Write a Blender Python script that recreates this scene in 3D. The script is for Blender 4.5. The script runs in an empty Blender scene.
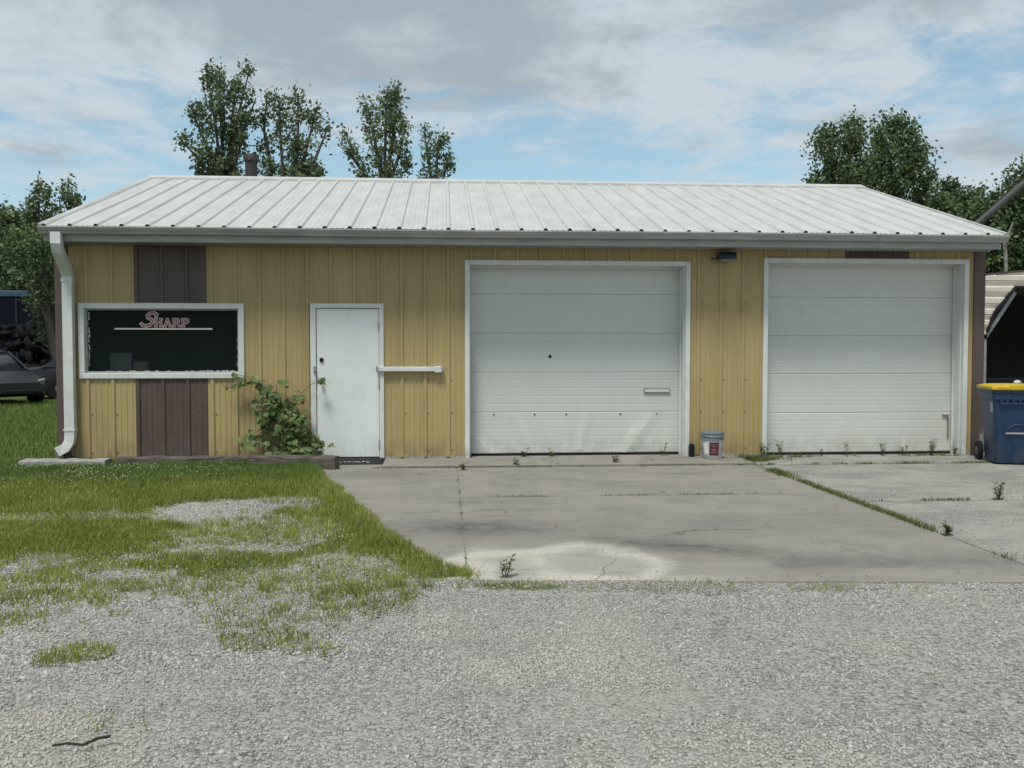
import bpy, bmesh, math, random
import numpy as np
from mathutils import Vector, Matrix
R = math.radians
random.seed(7); rng = np.random.default_rng(7)
S = bpy.context.scene
COL = S.collection

# ---------------------------------------------------------------- camera
CAM = np.array([-1.208, -11.958, 1.4495]); YAW, PITCH, F = 0.0732, -0.0379, 911.0
cd = bpy.data.cameras.new('camera'); cam = bpy.data.objects.new('camera', cd); COL.objects.link(cam)
cd.sensor_width = 36.0; cd.lens = F / 1024 * 36.0; cd.clip_start = 0.05; cd.clip_end = 2000
cam.location = CAM
_f = np.array([math.sin(YAW)*math.cos(PITCH), math.cos(YAW)*math.cos(PITCH), math.sin(PITCH)])
_r = np.array([math.cos(YAW), -math.sin(YAW), 0.0]); _u = np.cross(_r, _f)
cam.rotation_euler = Matrix((_r, _u, -_f)).transposed().to_euler()
S.camera = cam
def at(px, py, Y):
    """site survey: the point at distance plane Y seen in direction (px, py)"""
    d = _f + (px-512)/F*_r - (py-384)/F*_u
    return Vector(CAM + (Y-CAM[1])/d[1]*d)

# ---------------------------------------------------------------- world, sun, exposure
SUN_EL, SUN_AZ = R(64), R(205)      # azimuth clockwise from +y
w = bpy.data.worlds.new('World'); S.world = w; w.use_nodes = True
nt = w.node_tree; nt.nodes.clear()
def N(nt, t, **k):
    n = nt.nodes.new(t)
    for a, b in k.items(): setattr(n, a, b)
    return n
L = lambda a, b: nt.links.new(a, b)
out = N(nt, 'ShaderNodeOutputWorld'); mixs = N(nt, 'ShaderNodeMixShader')
sky = N(nt, 'ShaderNodeTexSky', sky_type='NISHITA'); sky.sun_disc = False
sky.sun_elevation = SUN_EL; sky.sun_rotation = SUN_AZ; sky.air_density = 1.0; sky.dust_density = 1.5; sky.ozone_density = 1.0
b1 = N(nt, 'ShaderNodeBackground'); b1.inputs['Strength'].default_value = 0.132
b2 = N(nt, 'ShaderNodeBackground'); b2.inputs['Strength'].default_value = 0.86
sat = N(nt, 'ShaderNodeHueSaturation'); sat.inputs['Hue'].default_value = 0.475; sat.inputs['Saturation'].default_value = 1.0
L(sky.outputs[0], sat.inputs['Color']); L(sat.outputs[0], b1.inputs['Color'])
tc = N(nt, 'ShaderNodeTexCoord'); sp = N(nt, 'ShaderNodeSeparateXYZ'); L(tc.outputs['Generated'], sp.inputs[0])
def M(op, a, b=None, c=None, clamp=False):
    m = N(nt, 'ShaderNodeMath', operation=op); m.use_clamp = clamp
    for i, v in enumerate((a, b, c)):
        if v is None: continue
        if isinstance(v, (int, float)): m.inputs[i].default_value = v
        else: nt.links.new(v, m.inputs[i])
    return m.outputs[0]
zz = M('ADD', M('MAXIMUM', sp.outputs['Z'], 0.0), 0.10)
u = M('DIVIDE', sp.outputs['X'], zz); v = M('DIVIDE', sp.outputs['Y'], zz)
cb = N(nt, 'ShaderNodeCombineXYZ'); L(u, cb.inputs[0]); L(v, cb.inputs[1]); cb.inputs[2].default_value = 3.7
def noise(vec, scale, det, rough, dist=0.0):
    n = N(nt, 'ShaderNodeTexNoise'); n.inputs['Scale'].default_value = scale; n.inputs['Detail'].default_value = det
    n.inputs['Roughness'].default_value = rough; n.inputs['Distortion'].default_value = dist; nt.links.new(vec, n.inputs['Vector']); return n.outputs['Fac']
n1 = noise(cb.outputs[0], 0.75, 10, 0.62, 0.35)
n2 = noise(cb.outputs[0], 3.1, 12, 0.66, 0.45)
mr = N(nt, 'ShaderNodeMapRange'); mr.interpolation_type = 'SMOOTHSTEP'
L(sp.outputs['Z'], mr.inputs[0]); mr.inputs[1].default_value = 0.17; mr.inputs[2].default_value = 0.33; mr.inputs[3].default_value = -0.035; mr.inputs[4].default_value = 0.095
cov = M('ADD', M('ADD', M('MULTIPLY', n1, 0.55), M('MULTIPLY', n2, 0.45)), mr.outputs[0])
mask = N(nt, 'ShaderNodeMapRange'); mask.interpolation_type = 'SMOOTHSTEP'
L(cov, mask.inputs[0]); mask.inputs[1].default_value = 0.44; mask.inputs[2].default_value = 0.585; mask.inputs[3].default_value = 0.05; mask.inputs[4].default_value = 0.94
n3 = noise(cb.outputs[0], 1.5, 11, 0.62, 0.3)
g = N(nt, 'ShaderNodeMapRange'); g.interpolation_type = 'SMOOTHSTEP'
L(M('ADD', n3, M('MULTIPLY', sp.outputs['Z'], 0.9)), g.inputs[0]); g.inputs[1].default_value = 0.68; g.inputs[2].default_value = 0.90
cc = N(nt, 'ShaderNodeMix', data_type='RGBA'); L(g.outputs[0], cc.inputs['Factor'])
cc.inputs[6].default_value = (0.60, 0.675, 0.725, 1); cc.inputs[7].default_value = (0.39, 0.45, 0.495, 1)
L(cc.outputs[2], b2.inputs['Color'])
L(mask.outputs[0], mixs.inputs[0]); L(b1.outputs[0], mixs.inputs[1]); L(b2.outputs[0], mixs.inputs[2]); L(mixs.outputs[0], out.inputs[0])

sd = bpy.data.lights.new('sun', 'SUN'); sun = bpy.data.objects.new('sun', sd); COL.objects.link(sun)
sd.energy = 2.9; sd.angle = R(14); sd.color = (1.0, 0.965, 0.87)
sun.rotation_euler = (math.pi/2 - SUN_EL, 0, math.pi - SUN_AZ)
S.view_settings.view_transform = 'Standard'; S.view_settings.look = 'None'; S.view_settings.gamma = 1
S.view_settings.use_curve_mapping = False; S.view_settings.exposure = 0.20
S.render.engine = 'CYCLES'; S.render.resolution_x = 1024; S.render.resolution_y = 768

# ---------------------------------------------------------------- materials
def mat(name, col, rough=0.6, col2=None, nscale=3.0, stretch=(1,1,1), spec=0.4, metal=0.0, bump=0.0, bscale=40.0,
        island=0.0, extra=None, contrast=(0.35, 0.65)):
    m = bpy.data.materials.new(name); m.use_nodes = True; t = m.node_tree; p = t.nodes['Principled BSDF']
    p.inputs['Roughness'].default_value = rough; p.inputs['Specular IOR Level'].default_value = spec; p.inputs['Metallic'].default_value = metal
    tcn = N(t, 'ShaderNodeTexCoord'); mp = N(t, 'ShaderNodeMapping'); mp.inputs['Scale'].default_value = stretch
    t.links.new(tcn.outputs['Object'], mp.inputs[0])
    col2 = col2 or tuple(c*0.82 for c in col)
    n = N(t, 'ShaderNodeTexNoise'); n.inputs['Scale'].default_value = nscale; n.inputs['Detail'].default_value = 8; n.inputs['Roughness'].default_value = 0.65
    t.links.new(mp.outputs[0], n.inputs['Vector'])
    r = N(t, 'ShaderNodeMapRange'); r.inputs[1].default_value = contrast[0]; r.inputs[2].default_value = contrast[1]; t.links.new(n.outputs['Fac'], r.inputs[0])
    mx = N(t, 'ShaderNodeMix', data_type='RGBA'); t.links.new(r.outputs[0], mx.inputs['Factor'])
    mx.inputs[6].default_value = (*col2, 1); mx.inputs[7].default_value = (*col, 1)
    c = mx.outputs[2]
    if island:
        gm = N(t, 'ShaderNodeNewGeometry'); mr2 = N(t, 'ShaderNodeMapRange'); mr2.inputs[3].default_value = 1-island; mr2.inputs[4].default_value = 1+island
        t.links.new(gm.outputs['Random Per Island'], mr2.inputs[0])
        vm = N(t, 'ShaderNodeVectorMath', operation='SCALE'); t.links.new(c, vm.inputs[0]); t.links.new(mr2.outputs[0], vm.inputs['Scale']); c = vm.outputs[0]
    if extra: c = extra(t, tcn, c, p)
    t.links.new(c, p.inputs['Base Color'])
    if bump:
        nb = N(t, 'ShaderNodeTexNoise'); nb.inputs['Scale'].default_value = bscale; nb.inputs['Detail'].default_value = 6
        t.links.new(tcn.outputs['Object'], nb.inputs['Vector'])
        bp = N(t, 'ShaderNodeBump'); bp.inputs['Strength'].default_value = bump; bp.inputs['Distance'].default_value = 0.01
        t.links.new(nb.outputs['Fac'], bp.inputs['Height']); t.links.new(bp.outputs[0], p.inputs['Normal'])
    return m
def mixc(t, fac, a, b):
    mx = N(t, 'ShaderNodeMix', data_type='RGBA')
    for s, i in ((fac, 0), (a, 6), (b, 7)):
        if isinstance(s, (int, float)): mx.inputs[i].default_value = s
        elif isinstance(s, tuple): mx.inputs[i].default_value = (*s, 1)
        else: t.links.new(s, mx.inputs[i])
    return mx.outputs[2]
def rng_node(t, src, a, b, c=0.0, d=1.0):
    r = N(t, 'ShaderNodeMapRange'); r.interpolation_type = 'SMOOTHSTEP'; t.links.new(src, r.inputs[0])
    for i, vv in enumerate((a, b, c, d)): r.inputs[i+1].default_value = vv
    return r.outputs[0]
def tnoise(t, tcn, scale, stretch=(1,1,1), det=8, rough=0.65):
    mp = N(t, 'ShaderNodeMapping'); mp.inputs['Scale'].default_value = stretch; t.links.new(tcn.outputs['Object'], mp.inputs[0])
    n = N(t, 'ShaderNodeTexNoise'); n.inputs['Scale'].default_value = scale; n.inputs['Detail'].default_value = det; n.inputs['Roughness'].default_value = rough
    t.links.new(mp.outputs[0], n.inputs['Vector']); return n.outputs['Fac']
def mul(t, a, b):
    m = N(t, 'ShaderNodeMath', operation='MULTIPLY')
    for i, s in enumerate((a, b)):
        if isinstance(s, (int, float)): m.inputs[i].default_value = s
        else: t.links.new(s, m.inputs[i])
    return m.outputs[0]
def grime(dirt, streak=0.35, low=0.5):
    """splash dirt on the lowest 0.4 m, vertical run-off streaks, spots"""
    def fn(t, tcn, c, p):
        s = N(t, 'ShaderNodeSeparateXYZ'); t.links.new(tcn.outputs['Object'], s.inputs[0])
        lowm = rng_node(t, s.outputs['Z'], 0.0, 0.42, 1.0, 0.0)
        n = tnoise(t, tcn, 7.0, (1,1,0.5)); c = mixc(t, mul(t, mul(t, lowm, rng_node(t, n, 0.35, 0.65)), low), c, dirt)
        st = tnoise(t, tcn, 5.0, (5,5,0.22)); c = mixc(t, mul(t, rng_node(t, st, 0.5, 0.8), streak), c, dirt)
        sp_ = tnoise(t, tcn, 55.0, det=2); c = mixc(t, mul(t, rng_node(t, sp_, 0.70, 0.76), 0.6), c, tuple(x*0.5 for x in dirt))
        return c
    return fn
m_yel = mat('yellow_siding', (0.43,0.335,0.155), 0.5, (0.36,0.275,0.125), 2.2, (1,1,0.3), extra=grime((0.20,0.15,0.085), 0.5, 0.75), bump=0.05, bscale=8)
m_brown = mat('brown_siding', (0.108,0.078,0.068), 0.5, (0.075,0.055,0.048), 3, (1,1,0.3), extra=grime((0.16,0.13,0.11), 0.3, 0.4))
m_white = mat('white_trim', (0.64,0.67,0.655), 0.45, (0.56,0.585,0.57), 6, extra=grime((0.25,0.23,0.19), 0.3, 0.6))
m_door = mat('white_door', (0.69,0.735,0.73), 0.42, (0.63,0.675,0.67), 2.5, extra=grime((0.32,0.31,0.28), 0.16, 0.45), bump=0.08, bscale=5)
m_gdoor = mat('garage_door_white', (0.58,0.605,0.575), 0.5, (0.545,0.57,0.54), 1.2, (0.6,1,0.8), extra=grime((0.30,0.29,0.25), 0.14, 0.5))
m_gdoor2 = mat('garage_door_ivory', (0.60,0.62,0.585), 0.5, (0.56,0.58,0.545), 1.2, (0.6,1,0.8), extra=grime((0.30,0.29,0.25), 0.14, 0.5))
def roofx(t, tcn, c, p):
    st = tnoise(t, tcn, 3.0, (5,1.2,1.2)); c = mixc(t, mul(t, rng_node(t, st, 0.45, 0.75), 0.30), c, (0.42,0.41,0.38))
    st = tnoise(t, tcn, 26.0, (1,0.5,0.5)); c = mixc(t, mul(t, rng_node(t, st, 0.5, 0.72), 0.30), c, (0.36,0.35,0.32))
    return c
m_roof = mat('weathered_white_roof_metal', (0.52,0.535,0.525), 0.55, (0.43,0.44,0.43), 2.5, (2,0.6,0.6), extra=roofx, metal=0.0, spec=0.5)
m_gut = mat('gutter_paint', (0.38,0.39,0.375), 0.45, (0.28,0.29,0.275), 4, (0.6,1,3), extra=grime((0.2,0.19,0.16), 0.3, 0.0))
m_dark = mat('black_rubber', (0.018,0.018,0.019), 0.8, spec=0.2, bump=0.1)
m_metal = mat('dull_metal', (0.22,0.22,0.22), 0.45, metal=0.7)
m_galv = mat('galvanized_steel', (0.33,0.35,0.36), 0.45, (0.22,0.24,0.25), 9, metal=0.3)
m_flue = mat('sooty_flue_metal', (0.055,0.052,0.05), 0.6, (0.03,0.028,0.027), 6, metal=0.2)
m_wood = mat('weathered_timber', (0.16,0.14,0.118), 0.9, (0.045,0.038,0.033), 6, (0.5,4,6), bump=0.8, bscale=30)
m_blk = mat('grey_concrete_block', (0.36,0.36,0.34), 0.9, (0.22,0.22,0.20), 9, bump=0.5, bscale=60)
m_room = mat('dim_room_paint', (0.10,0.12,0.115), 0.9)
m_soff = mat('soffit_metal', (0.30,0.31,0.29), 0.6, (0.22,0.225,0.21), 4)

# glass; faint green reflection put into its base colour, real reflection kept dim
m_glass = bpy.data.materials.new('window_glass'); m_glass.use_nodes = True
t = m_glass.node_tree; p = t.nodes['Principled BSDF']; p.inputs['Base Color'].default_value = (0.014,0.024,0.023,1); p.inputs['Roughness'].default_value = 0.04
p.inputs['Alpha'].default_value = 0.35; p.inputs['IOR'].default_value = 1.17
m_cglass = bpy.data.materials.new('dark_car_glass'); m_cglass.use_nodes = True
p = m_cglass.node_tree.nodes['Principled BSDF']; p.inputs['Base Color'].default_value = (0.015,0.018,0.02,1); p.inputs['Roughness'].default_value = 0.08

# concrete: stains come from attributes painted by shape (wear with a place of its own)
def concx(t, tcn, c, p):
    n = tnoise(t, tcn, 1.3); c = mixc(t, rng_node(t, n, 0.35, 0.65), c, (0.27,0.255,0.222))
    n = tnoise(t, tcn, 0.7, (1,2.5,1)); c = mixc(t, mul(t, rng_node(t, n, 0.5, 0.7), 0.6), c, (0.165,0.16,0.145))
    a = N(t, 'ShaderNodeAttribute', attribute_name='pale'); nn = tnoise(t, tcn, 38.0); 
    c = mixc(t, mul(t, a.outputs['Fac'], rng_node(t, nn, 0.3, 0.7, 0.45, 1.0)), c, (0.52,0.50,0.44))
    a = N(t, 'ShaderNodeAttribute', attribute_name='oil'); nn = tnoise(t, tcn, 6.0)
    c = mixc(t, mul(t, a.outputs['Fac'], rng_node(t, nn, 0.3, 0.7, 0.4, 1.0)), c, (0.075,0.075,0.078))
    vc = N(t, 'ShaderNodeTexVoronoi', feature='DISTANCE_TO_EDGE'); vc.inputs['Scale'].default_value = 0.42
    wn = N(t, 'ShaderNodeTexNoise'); wn.inputs['Scale'].default_value = 2.5; wn.inputs['Detail'].default_value = 8; t.links.new(tcn.outputs['Object'], wn.inputs['Vector'])
    va = N(t, 'ShaderNodeVectorMath', operation='MULTIPLY_ADD'); t.links.new(wn.outputs['Color'], va.inputs[0]); va.inputs[1].default_value = (0.7,0.7,0); t.links.new(tcn.outputs['Object'], va.inputs[2]); t.links.new(va.outputs[0], vc.inputs['Vector'])
    c = mixc(t, mul(t, mul(t, rng_node(t, vc.outputs['Distance'], 0.0, 0.006, 1.0, 0.0), rng_node(t, tnoise(t, tcn, 0.9), 0.48, 0.56)), 0.8), c, (0.07,0.065,0.055))
    n = tnoise(t, tcn, 120.0, det=3); c = mixc(t, mul(t, rng_node(t, n, 0.52, 0.70), 0.5), c, (0.11,0.105,0.095))
    n = tnoise(t, tcn, 9.0, det=3); c = mixc(t, mul(t, rng_node(t, n, 0.69, 0.72), 0.6), c, (0.085,0.08,0.075))
    n = tnoise(t, tcn, 3.2, (0.5,2.2,1)); c = mixc(t, mul(t, rng_node(t, n, 0.55, 0.66), 0.30), c, (0.13,0.127,0.118))
    n = tnoise(t, tcn, 45.0, det=3); c = mixc(t, mul(t, rng_node(t, n, 0.62, 0.72), 0.5), c, (0.42,0.41,0.37))
    return c
m_conc = mat('worn_concrete', (0.25,0.243,0.218), 0.9, (0.205,0.199,0.178), 5, extra=concx, bump=0.35, bscale=90, spec=0.25)
def conc2(t, tcn, c, p):
    n = tnoise(t, tcn, 1.1, (1,1.8,1)); c = mixc(t, rng_node(t, n, 0.42, 0.62), c, (0.19,0.188,0.175))
    n = tnoise(t, tcn, 80.0, det=4); c = mixc(t, rng_node(t, n, 0.5, 0.66), c, (0.40,0.395,0.37))
    n = tnoise(t, tcn, 60.0, (1,1,1), 3); c = mixc(t, mul(t, rng_node(t, n, 0.58, 0.72), 0.6), c, (0.10,0.10,0.09))
    return c
m_conc2 = mat('gritty_concrete', (0.30,0.295,0.27), 0.95, (0.24,0.235,0.215), 4, extra=conc2, bump=0.6, bscale=70, spec=0.2)

# ground: gravel / soil by attribute
m_ground = bpy.data.materials.new('gravel_and_soil'); m_ground.use_nodes = True
t = m_ground.node_tree; p = t.nodes['Principled BSDF']; p.inputs['Roughness'].default_value = 0.95; p.inputs['Specular IOR Level'].default_value = 0.2
tcn = N(t, 'ShaderNodeTexCoord')
vo = N(t, 'ShaderNodeTexVoronoi'); vo.inputs['Scale'].default_value = 58; t.links.new(tcn.outputs['Object'], vo.inputs['Vector'])
sepc = N(t, 'ShaderNodeSeparateColor'); t.links.new(vo.outputs['Color'], sepc.inputs[0])
gc = mixc(t, rng_node(t, sepc.outputs[0], 0.0, 1.0), (0.22,0.217,0.205), (0.39,0.385,0.365))
gc = mixc(t, rng_node(t, vo.outputs['Distance'], 0.55, 0.95), gc, (0.11,0.107,0.097))
gc = mixc(t, mul(t, rng_node(t, tnoise(t, tcn, 0.8), 0.45, 0.7), 0.6), gc, (0.33,0.32,0.29))
at_g = N(t, 'ShaderNodeAttribute', attribute_name='grass')
soil = mixc(t, rng_node(t, tnoise(t, tcn, 5.0), 0.3, 0.7), (0.075,0.085,0.030), (0.13,0.135,0.05))
far_n = mixc(t, rng_node(t, tnoise(t, tcn, 30.0), 0.3, 0.7), soil, (0.085,0.14,0.03))
c = mixc(t, rng_node(t, at_g.outputs['Fac'], 0.25, 0.85), gc, far_n)
t.links.new(c, p.inputs['Base Color'])
bp = N(t, 'ShaderNodeBump'); bp.inputs['Strength'].default_value = 0.9; bp.inputs['Distance'].default_value = 0.012; bp.invert = True
t.links.new(vo.outputs['Distance'], bp.inputs['Height']); t.links.new(bp.outputs[0], p.inputs['Normal'])

def stonex(t, tcn, c, p):
    n = tnoise(t, tcn, 0.75); c = mixc(t, mul(t, rng_node(t, n, 0.50, 0.62), 0.6), c, (0.47,0.45,0.39)); n = tnoise(t, tcn, 0.9, (0.35,1.8,1)); return mixc(t, mul(t, rng_node(t, n, 0.48, 0.66), 0.55), c, (0.25,0.243,0.225))
m_stone = mat('limestone_gravel', (0.41,0.405,0.392), 0.9, (0.29,0.287,0.277), 45, island=0.36, extra=stonex, spec=0.3)
def leafmat(name, a, b, trans=0.25, isl=0.4, ns=1.2, extra=None):
    m = mat(name, a, 0.55, b, ns, island=isl, spec=0.35, extra=extra)
    t = m.node_tree; p = t.nodes['Principled BSDF']; o = t.nodes['Material Output']
    tr = N(t, 'ShaderNodeBsdfTranslucent'); mx = N(t, 'ShaderNodeMixShader'); mx.inputs[0].default_value = trans
    lk = p.inputs['Base Color'].links[0].from_socket
    t.links.new(lk, tr.inputs['Color']); t.links.new(p.outputs[0], mx.inputs[1]); t.links.new(tr.outputs[0], mx.inputs[2]); t.links.new(mx.outputs[0], o.inputs['Surface'])
    return m
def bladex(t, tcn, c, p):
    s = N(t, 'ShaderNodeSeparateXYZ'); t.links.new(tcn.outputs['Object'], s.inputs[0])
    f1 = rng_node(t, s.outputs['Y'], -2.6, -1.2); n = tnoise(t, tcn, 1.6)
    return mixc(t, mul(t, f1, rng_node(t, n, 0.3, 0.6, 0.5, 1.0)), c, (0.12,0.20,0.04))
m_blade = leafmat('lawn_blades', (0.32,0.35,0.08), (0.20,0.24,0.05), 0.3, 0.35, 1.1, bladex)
m_blade2 = leafmat('weed_blades', (0.15,0.19,0.05), (0.09,0.12,0.035), 0.3, 0.4, 4)
m_leaf1 = leafmat('cottonwood_leaves', (0.16,0.215,0.105), (0.10,0.145,0.070))
m_leaf2 = leafmat('dark_leaves', (0.13,0.19,0.080), (0.075,0.115,0.050))
m_leaf3 = leafmat('bright_leaves', (0.12,0.175,0.07), (0.065,0.10,0.038))
m_vine = leafmat('vine_leaves', (0.14,0.20,0.06), (0.06,0.10,0.03), 0.25, 0.5, 9)
m_bark = mat('bark', (0.11,0.095,0.08), 0.95, (0.05,0.043,0.036), 9, (3,3,0.6), bump=0.5, bscale=25)
m_pale_bark = mat('pale_bark', (0.28,0.27,0.24), 0.9, (0.16,0.15,0.13), 9)
m_stem = mat('green_stem', (0.09,0.10,0.04), 0.8)
m_flower = mat('clover_white', (0.52,0.56,0.42), 0.8)

# ---------------------------------------------------------------- mesh helper
class MB:
    def __init__(s): s.v = []; s.f = []
    def add(s, vs, fs):
        n = len(s.v); s.v += [tuple(q) for q in vs]; s.f += [tuple(i+n for i in q) for q in fs]; return s
    def box(s, x0, x1, y0, y1, z0, z1):
        return s.add([(x0,y0,z0),(x1,y0,z0),(x1,y1,z0),(x0,y1,z0),(x0,y0,z1),(x1,y0,z1),(x1,y1,z1),(x0,y1,z1)],
              [(0,3,2,1),(4,5,6,7),(0,1,5,4),(1,2,6,5),(2,3,7,6),(3,0,4,7)])
    def quad(s, a, b, c, d): return s.add([a,b,c,d], [(0,1,2,3)])
    def sweep(s, path, prof, up=None, cap=True):
        """prof: list of (a,b) offsets, swept along path"""
        path = [Vector(q) for q in path]; n = len(prof); vs = []; fs = []
        for i, q in enumerate(path):
            d = (path[min(i+1, len(path)-1)] - path[max(i-1, 0)]).normalized()
            ref = Vector(up) if up else (Vector((0,0,1)) if abs(d.z) < 0.9 else Vector((0,1,0)))
            a = d.cross(ref).normalized(); b = a.cross(d).normalized()
            sc = prof if not callable(prof) else prof(i)
            vs += [q + a*x + b*y for x, y in sc]
        for i in range(len(path)-1):
            for k in range(n): fs.append((i*n+k, i*n+(k+1)%n, (i+1)*n+(k+1)%n, (i+1)*n+k))
        if cap: fs += [tuple(range(n))[::-1], tuple(range((len(path)-1)*n, len(path)*n))]
        return s.add(vs, fs)
    def tube(s, path, r0, r1=None, n=8):
        path = [Vector(q) for q in path]; r1 = r0 if r1 is None else r1; vs = []; fs = []; m = len(path)
        for i, q in enumerate(path):
            d = (path[min(i+1, m-1)] - path[max(i-1, 0)]).normalized(); r = r0+(r1-r0)*i/(m-1)
            ref = Vector((0,0,1)) if abs(d.z) < 0.9 else Vector((0,1,0))
            a = d.cross(ref).normalized(); b = a.cross(d).normalized()
            vs += [q + (a*math.cos(2*math.pi*k/n) + b*math.sin(2*math.pi*k/n))*r for k in range(n)]
        for i in range(m-1):
            for k in range(n): fs.append((i*n+k, i*n+(k+1)%n, (i+1)*n+(k+1)%n, (i+1)*n+k))
        fs += [tuple(range(n))[::-1], tuple(range((m-1)*n, m*n))]
        return s.add(vs, fs)
    def lathe(s, prof, n=28, axis='z', c=(0,0,0)):
        vs = []; fs = []; m = len(prof)
        for r, h in prof:
            for k in range(n):
                a = 2*math.pi*k/n; ca, sa = r*math.cos(a), r*math.sin(a)
                vs.append({'z': (c[0]+ca, c[1]+sa, c[2]+h), 'y': (c[0]+ca, c[1]+h, c[2]+sa), 'x': (c[0]+h, c[1]+ca, c[2]+sa)}[axis])
        for i in range(m-1):
            for k in range(n): fs.append((i*n+k, i*n+(k+1)%n, (i+1)*n+(k+1)%n, (i+1)*n+k))
        fs += [tuple(range(n))[::-1], tuple(range((m-1)*n, m*n))]
        return s.add(vs, fs)
    def build(s, name, m, parent=None, smooth=False, bevel=0.0, offset=None):
        me = bpy.data.meshes.new(name); me.from_pydata(s.v, [], s.f); me.materials.append(m)
        bm = bmesh.new(); bm.from_mesh(me); bmesh.ops.recalc_face_normals(bm, faces=bm.faces); bm.to_mesh(me); bm.free()
        if smooth:
            me.polygons.foreach_set('use_smooth', [True]*len(me.polygons))
            if smooth != 'all': me.set_sharp_from_angle(angle=R(6 if smooth == 'crisp' else 38))
        o = bpy.data.objects.new(name, me); COL.objects.link(o)
        if parent: o.parent = parent
        if offset: o.location = offset
        if bevel:
            b = o.modifiers.new('bevel', 'BEVEL'); b.width = bevel; b.segments = 2; b.limit_method = 'ANGLE'; b.angle_limit = R(50)
        return o
def tag(o, label=None, cat=None, group=None, kind=None):
    if label: o['label'] = label
    if cat: o['category'] = cat
    if group: o['group'] = group
    if kind: o['kind'] = kind
    return o
def thing(name, loc, label, cat, group=None, rz=0):
    o = bpy.data.objects.new(name, None); COL.objects.link(o); o.location = loc; o.rotation_euler.z = rz; o.empty_display_size = 0.2
    return tag(o, label, cat, group)
def mesh_np(name, verts, faces, m, parent=None, attrs=None, smooth=False):
    me = bpy.data.meshes.new(name); k = faces.shape[1]
    me.vertices.add(len(verts)); me.vertices.foreach_set('co', verts.astype(np.float32).ravel())
    me.loops.add(faces.size); me.loops.foreach_set('vertex_index', faces.astype(np.int32).ravel())
    me.polygons.add(len(faces)); me.polygons.foreach_set('loop_start', (np.arange(len(faces))*k).astype(np.int32))
    me.polygons.foreach_set('loop_total', np.full(len(faces), k, np.int32))
    if smooth: me.polygons.foreach_set('use_smooth', [True]*len(faces))
    for an, av in (attrs or {}).items():
        a = me.attributes.new(an, 'FLOAT', 'POINT'); a.data.foreach_set('value', av.astype(np.float32))
    me.update(calc_edges=True); me.materials.append(m)
    o = bpy.data.objects.new(name, me); COL.objects.link(o)
    if parent: o.parent = parent
    return o

# value noise in numpy
_tab = rng.random((256, 256))
def vnoise(x, y, s=1.0):
    x = np.asarray(x, float)*s + 40; y = np.asarray(y, float)*s + 40
    i = np.floor(x).astype(int); j = np.floor(y).astype(int); fx = x-i; fy = y-j
    fx = fx*fx*(3-2*fx); fy = fy*fy*(3-2*fy); g_ = lambda a, b: _tab[a % 256, b % 256]
    return (g_(i,j)*(1-fx)+g_(i+1,j)*fx)*(1-fy) + (g_(i,j+1)*(1-fx)+g_(i+1,j+1)*fx)*fy
def fbm(x, y, s=1.0): return 0.55*vnoise(x,y,s)+0.3*vnoise(x,y,s*2.3)+0.15*vnoise(x,y,s*5.1)
def sst(x, a, b): q = np.clip((x-a)/(b-a), 0, 1); return q*q*(3-2*q)

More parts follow.
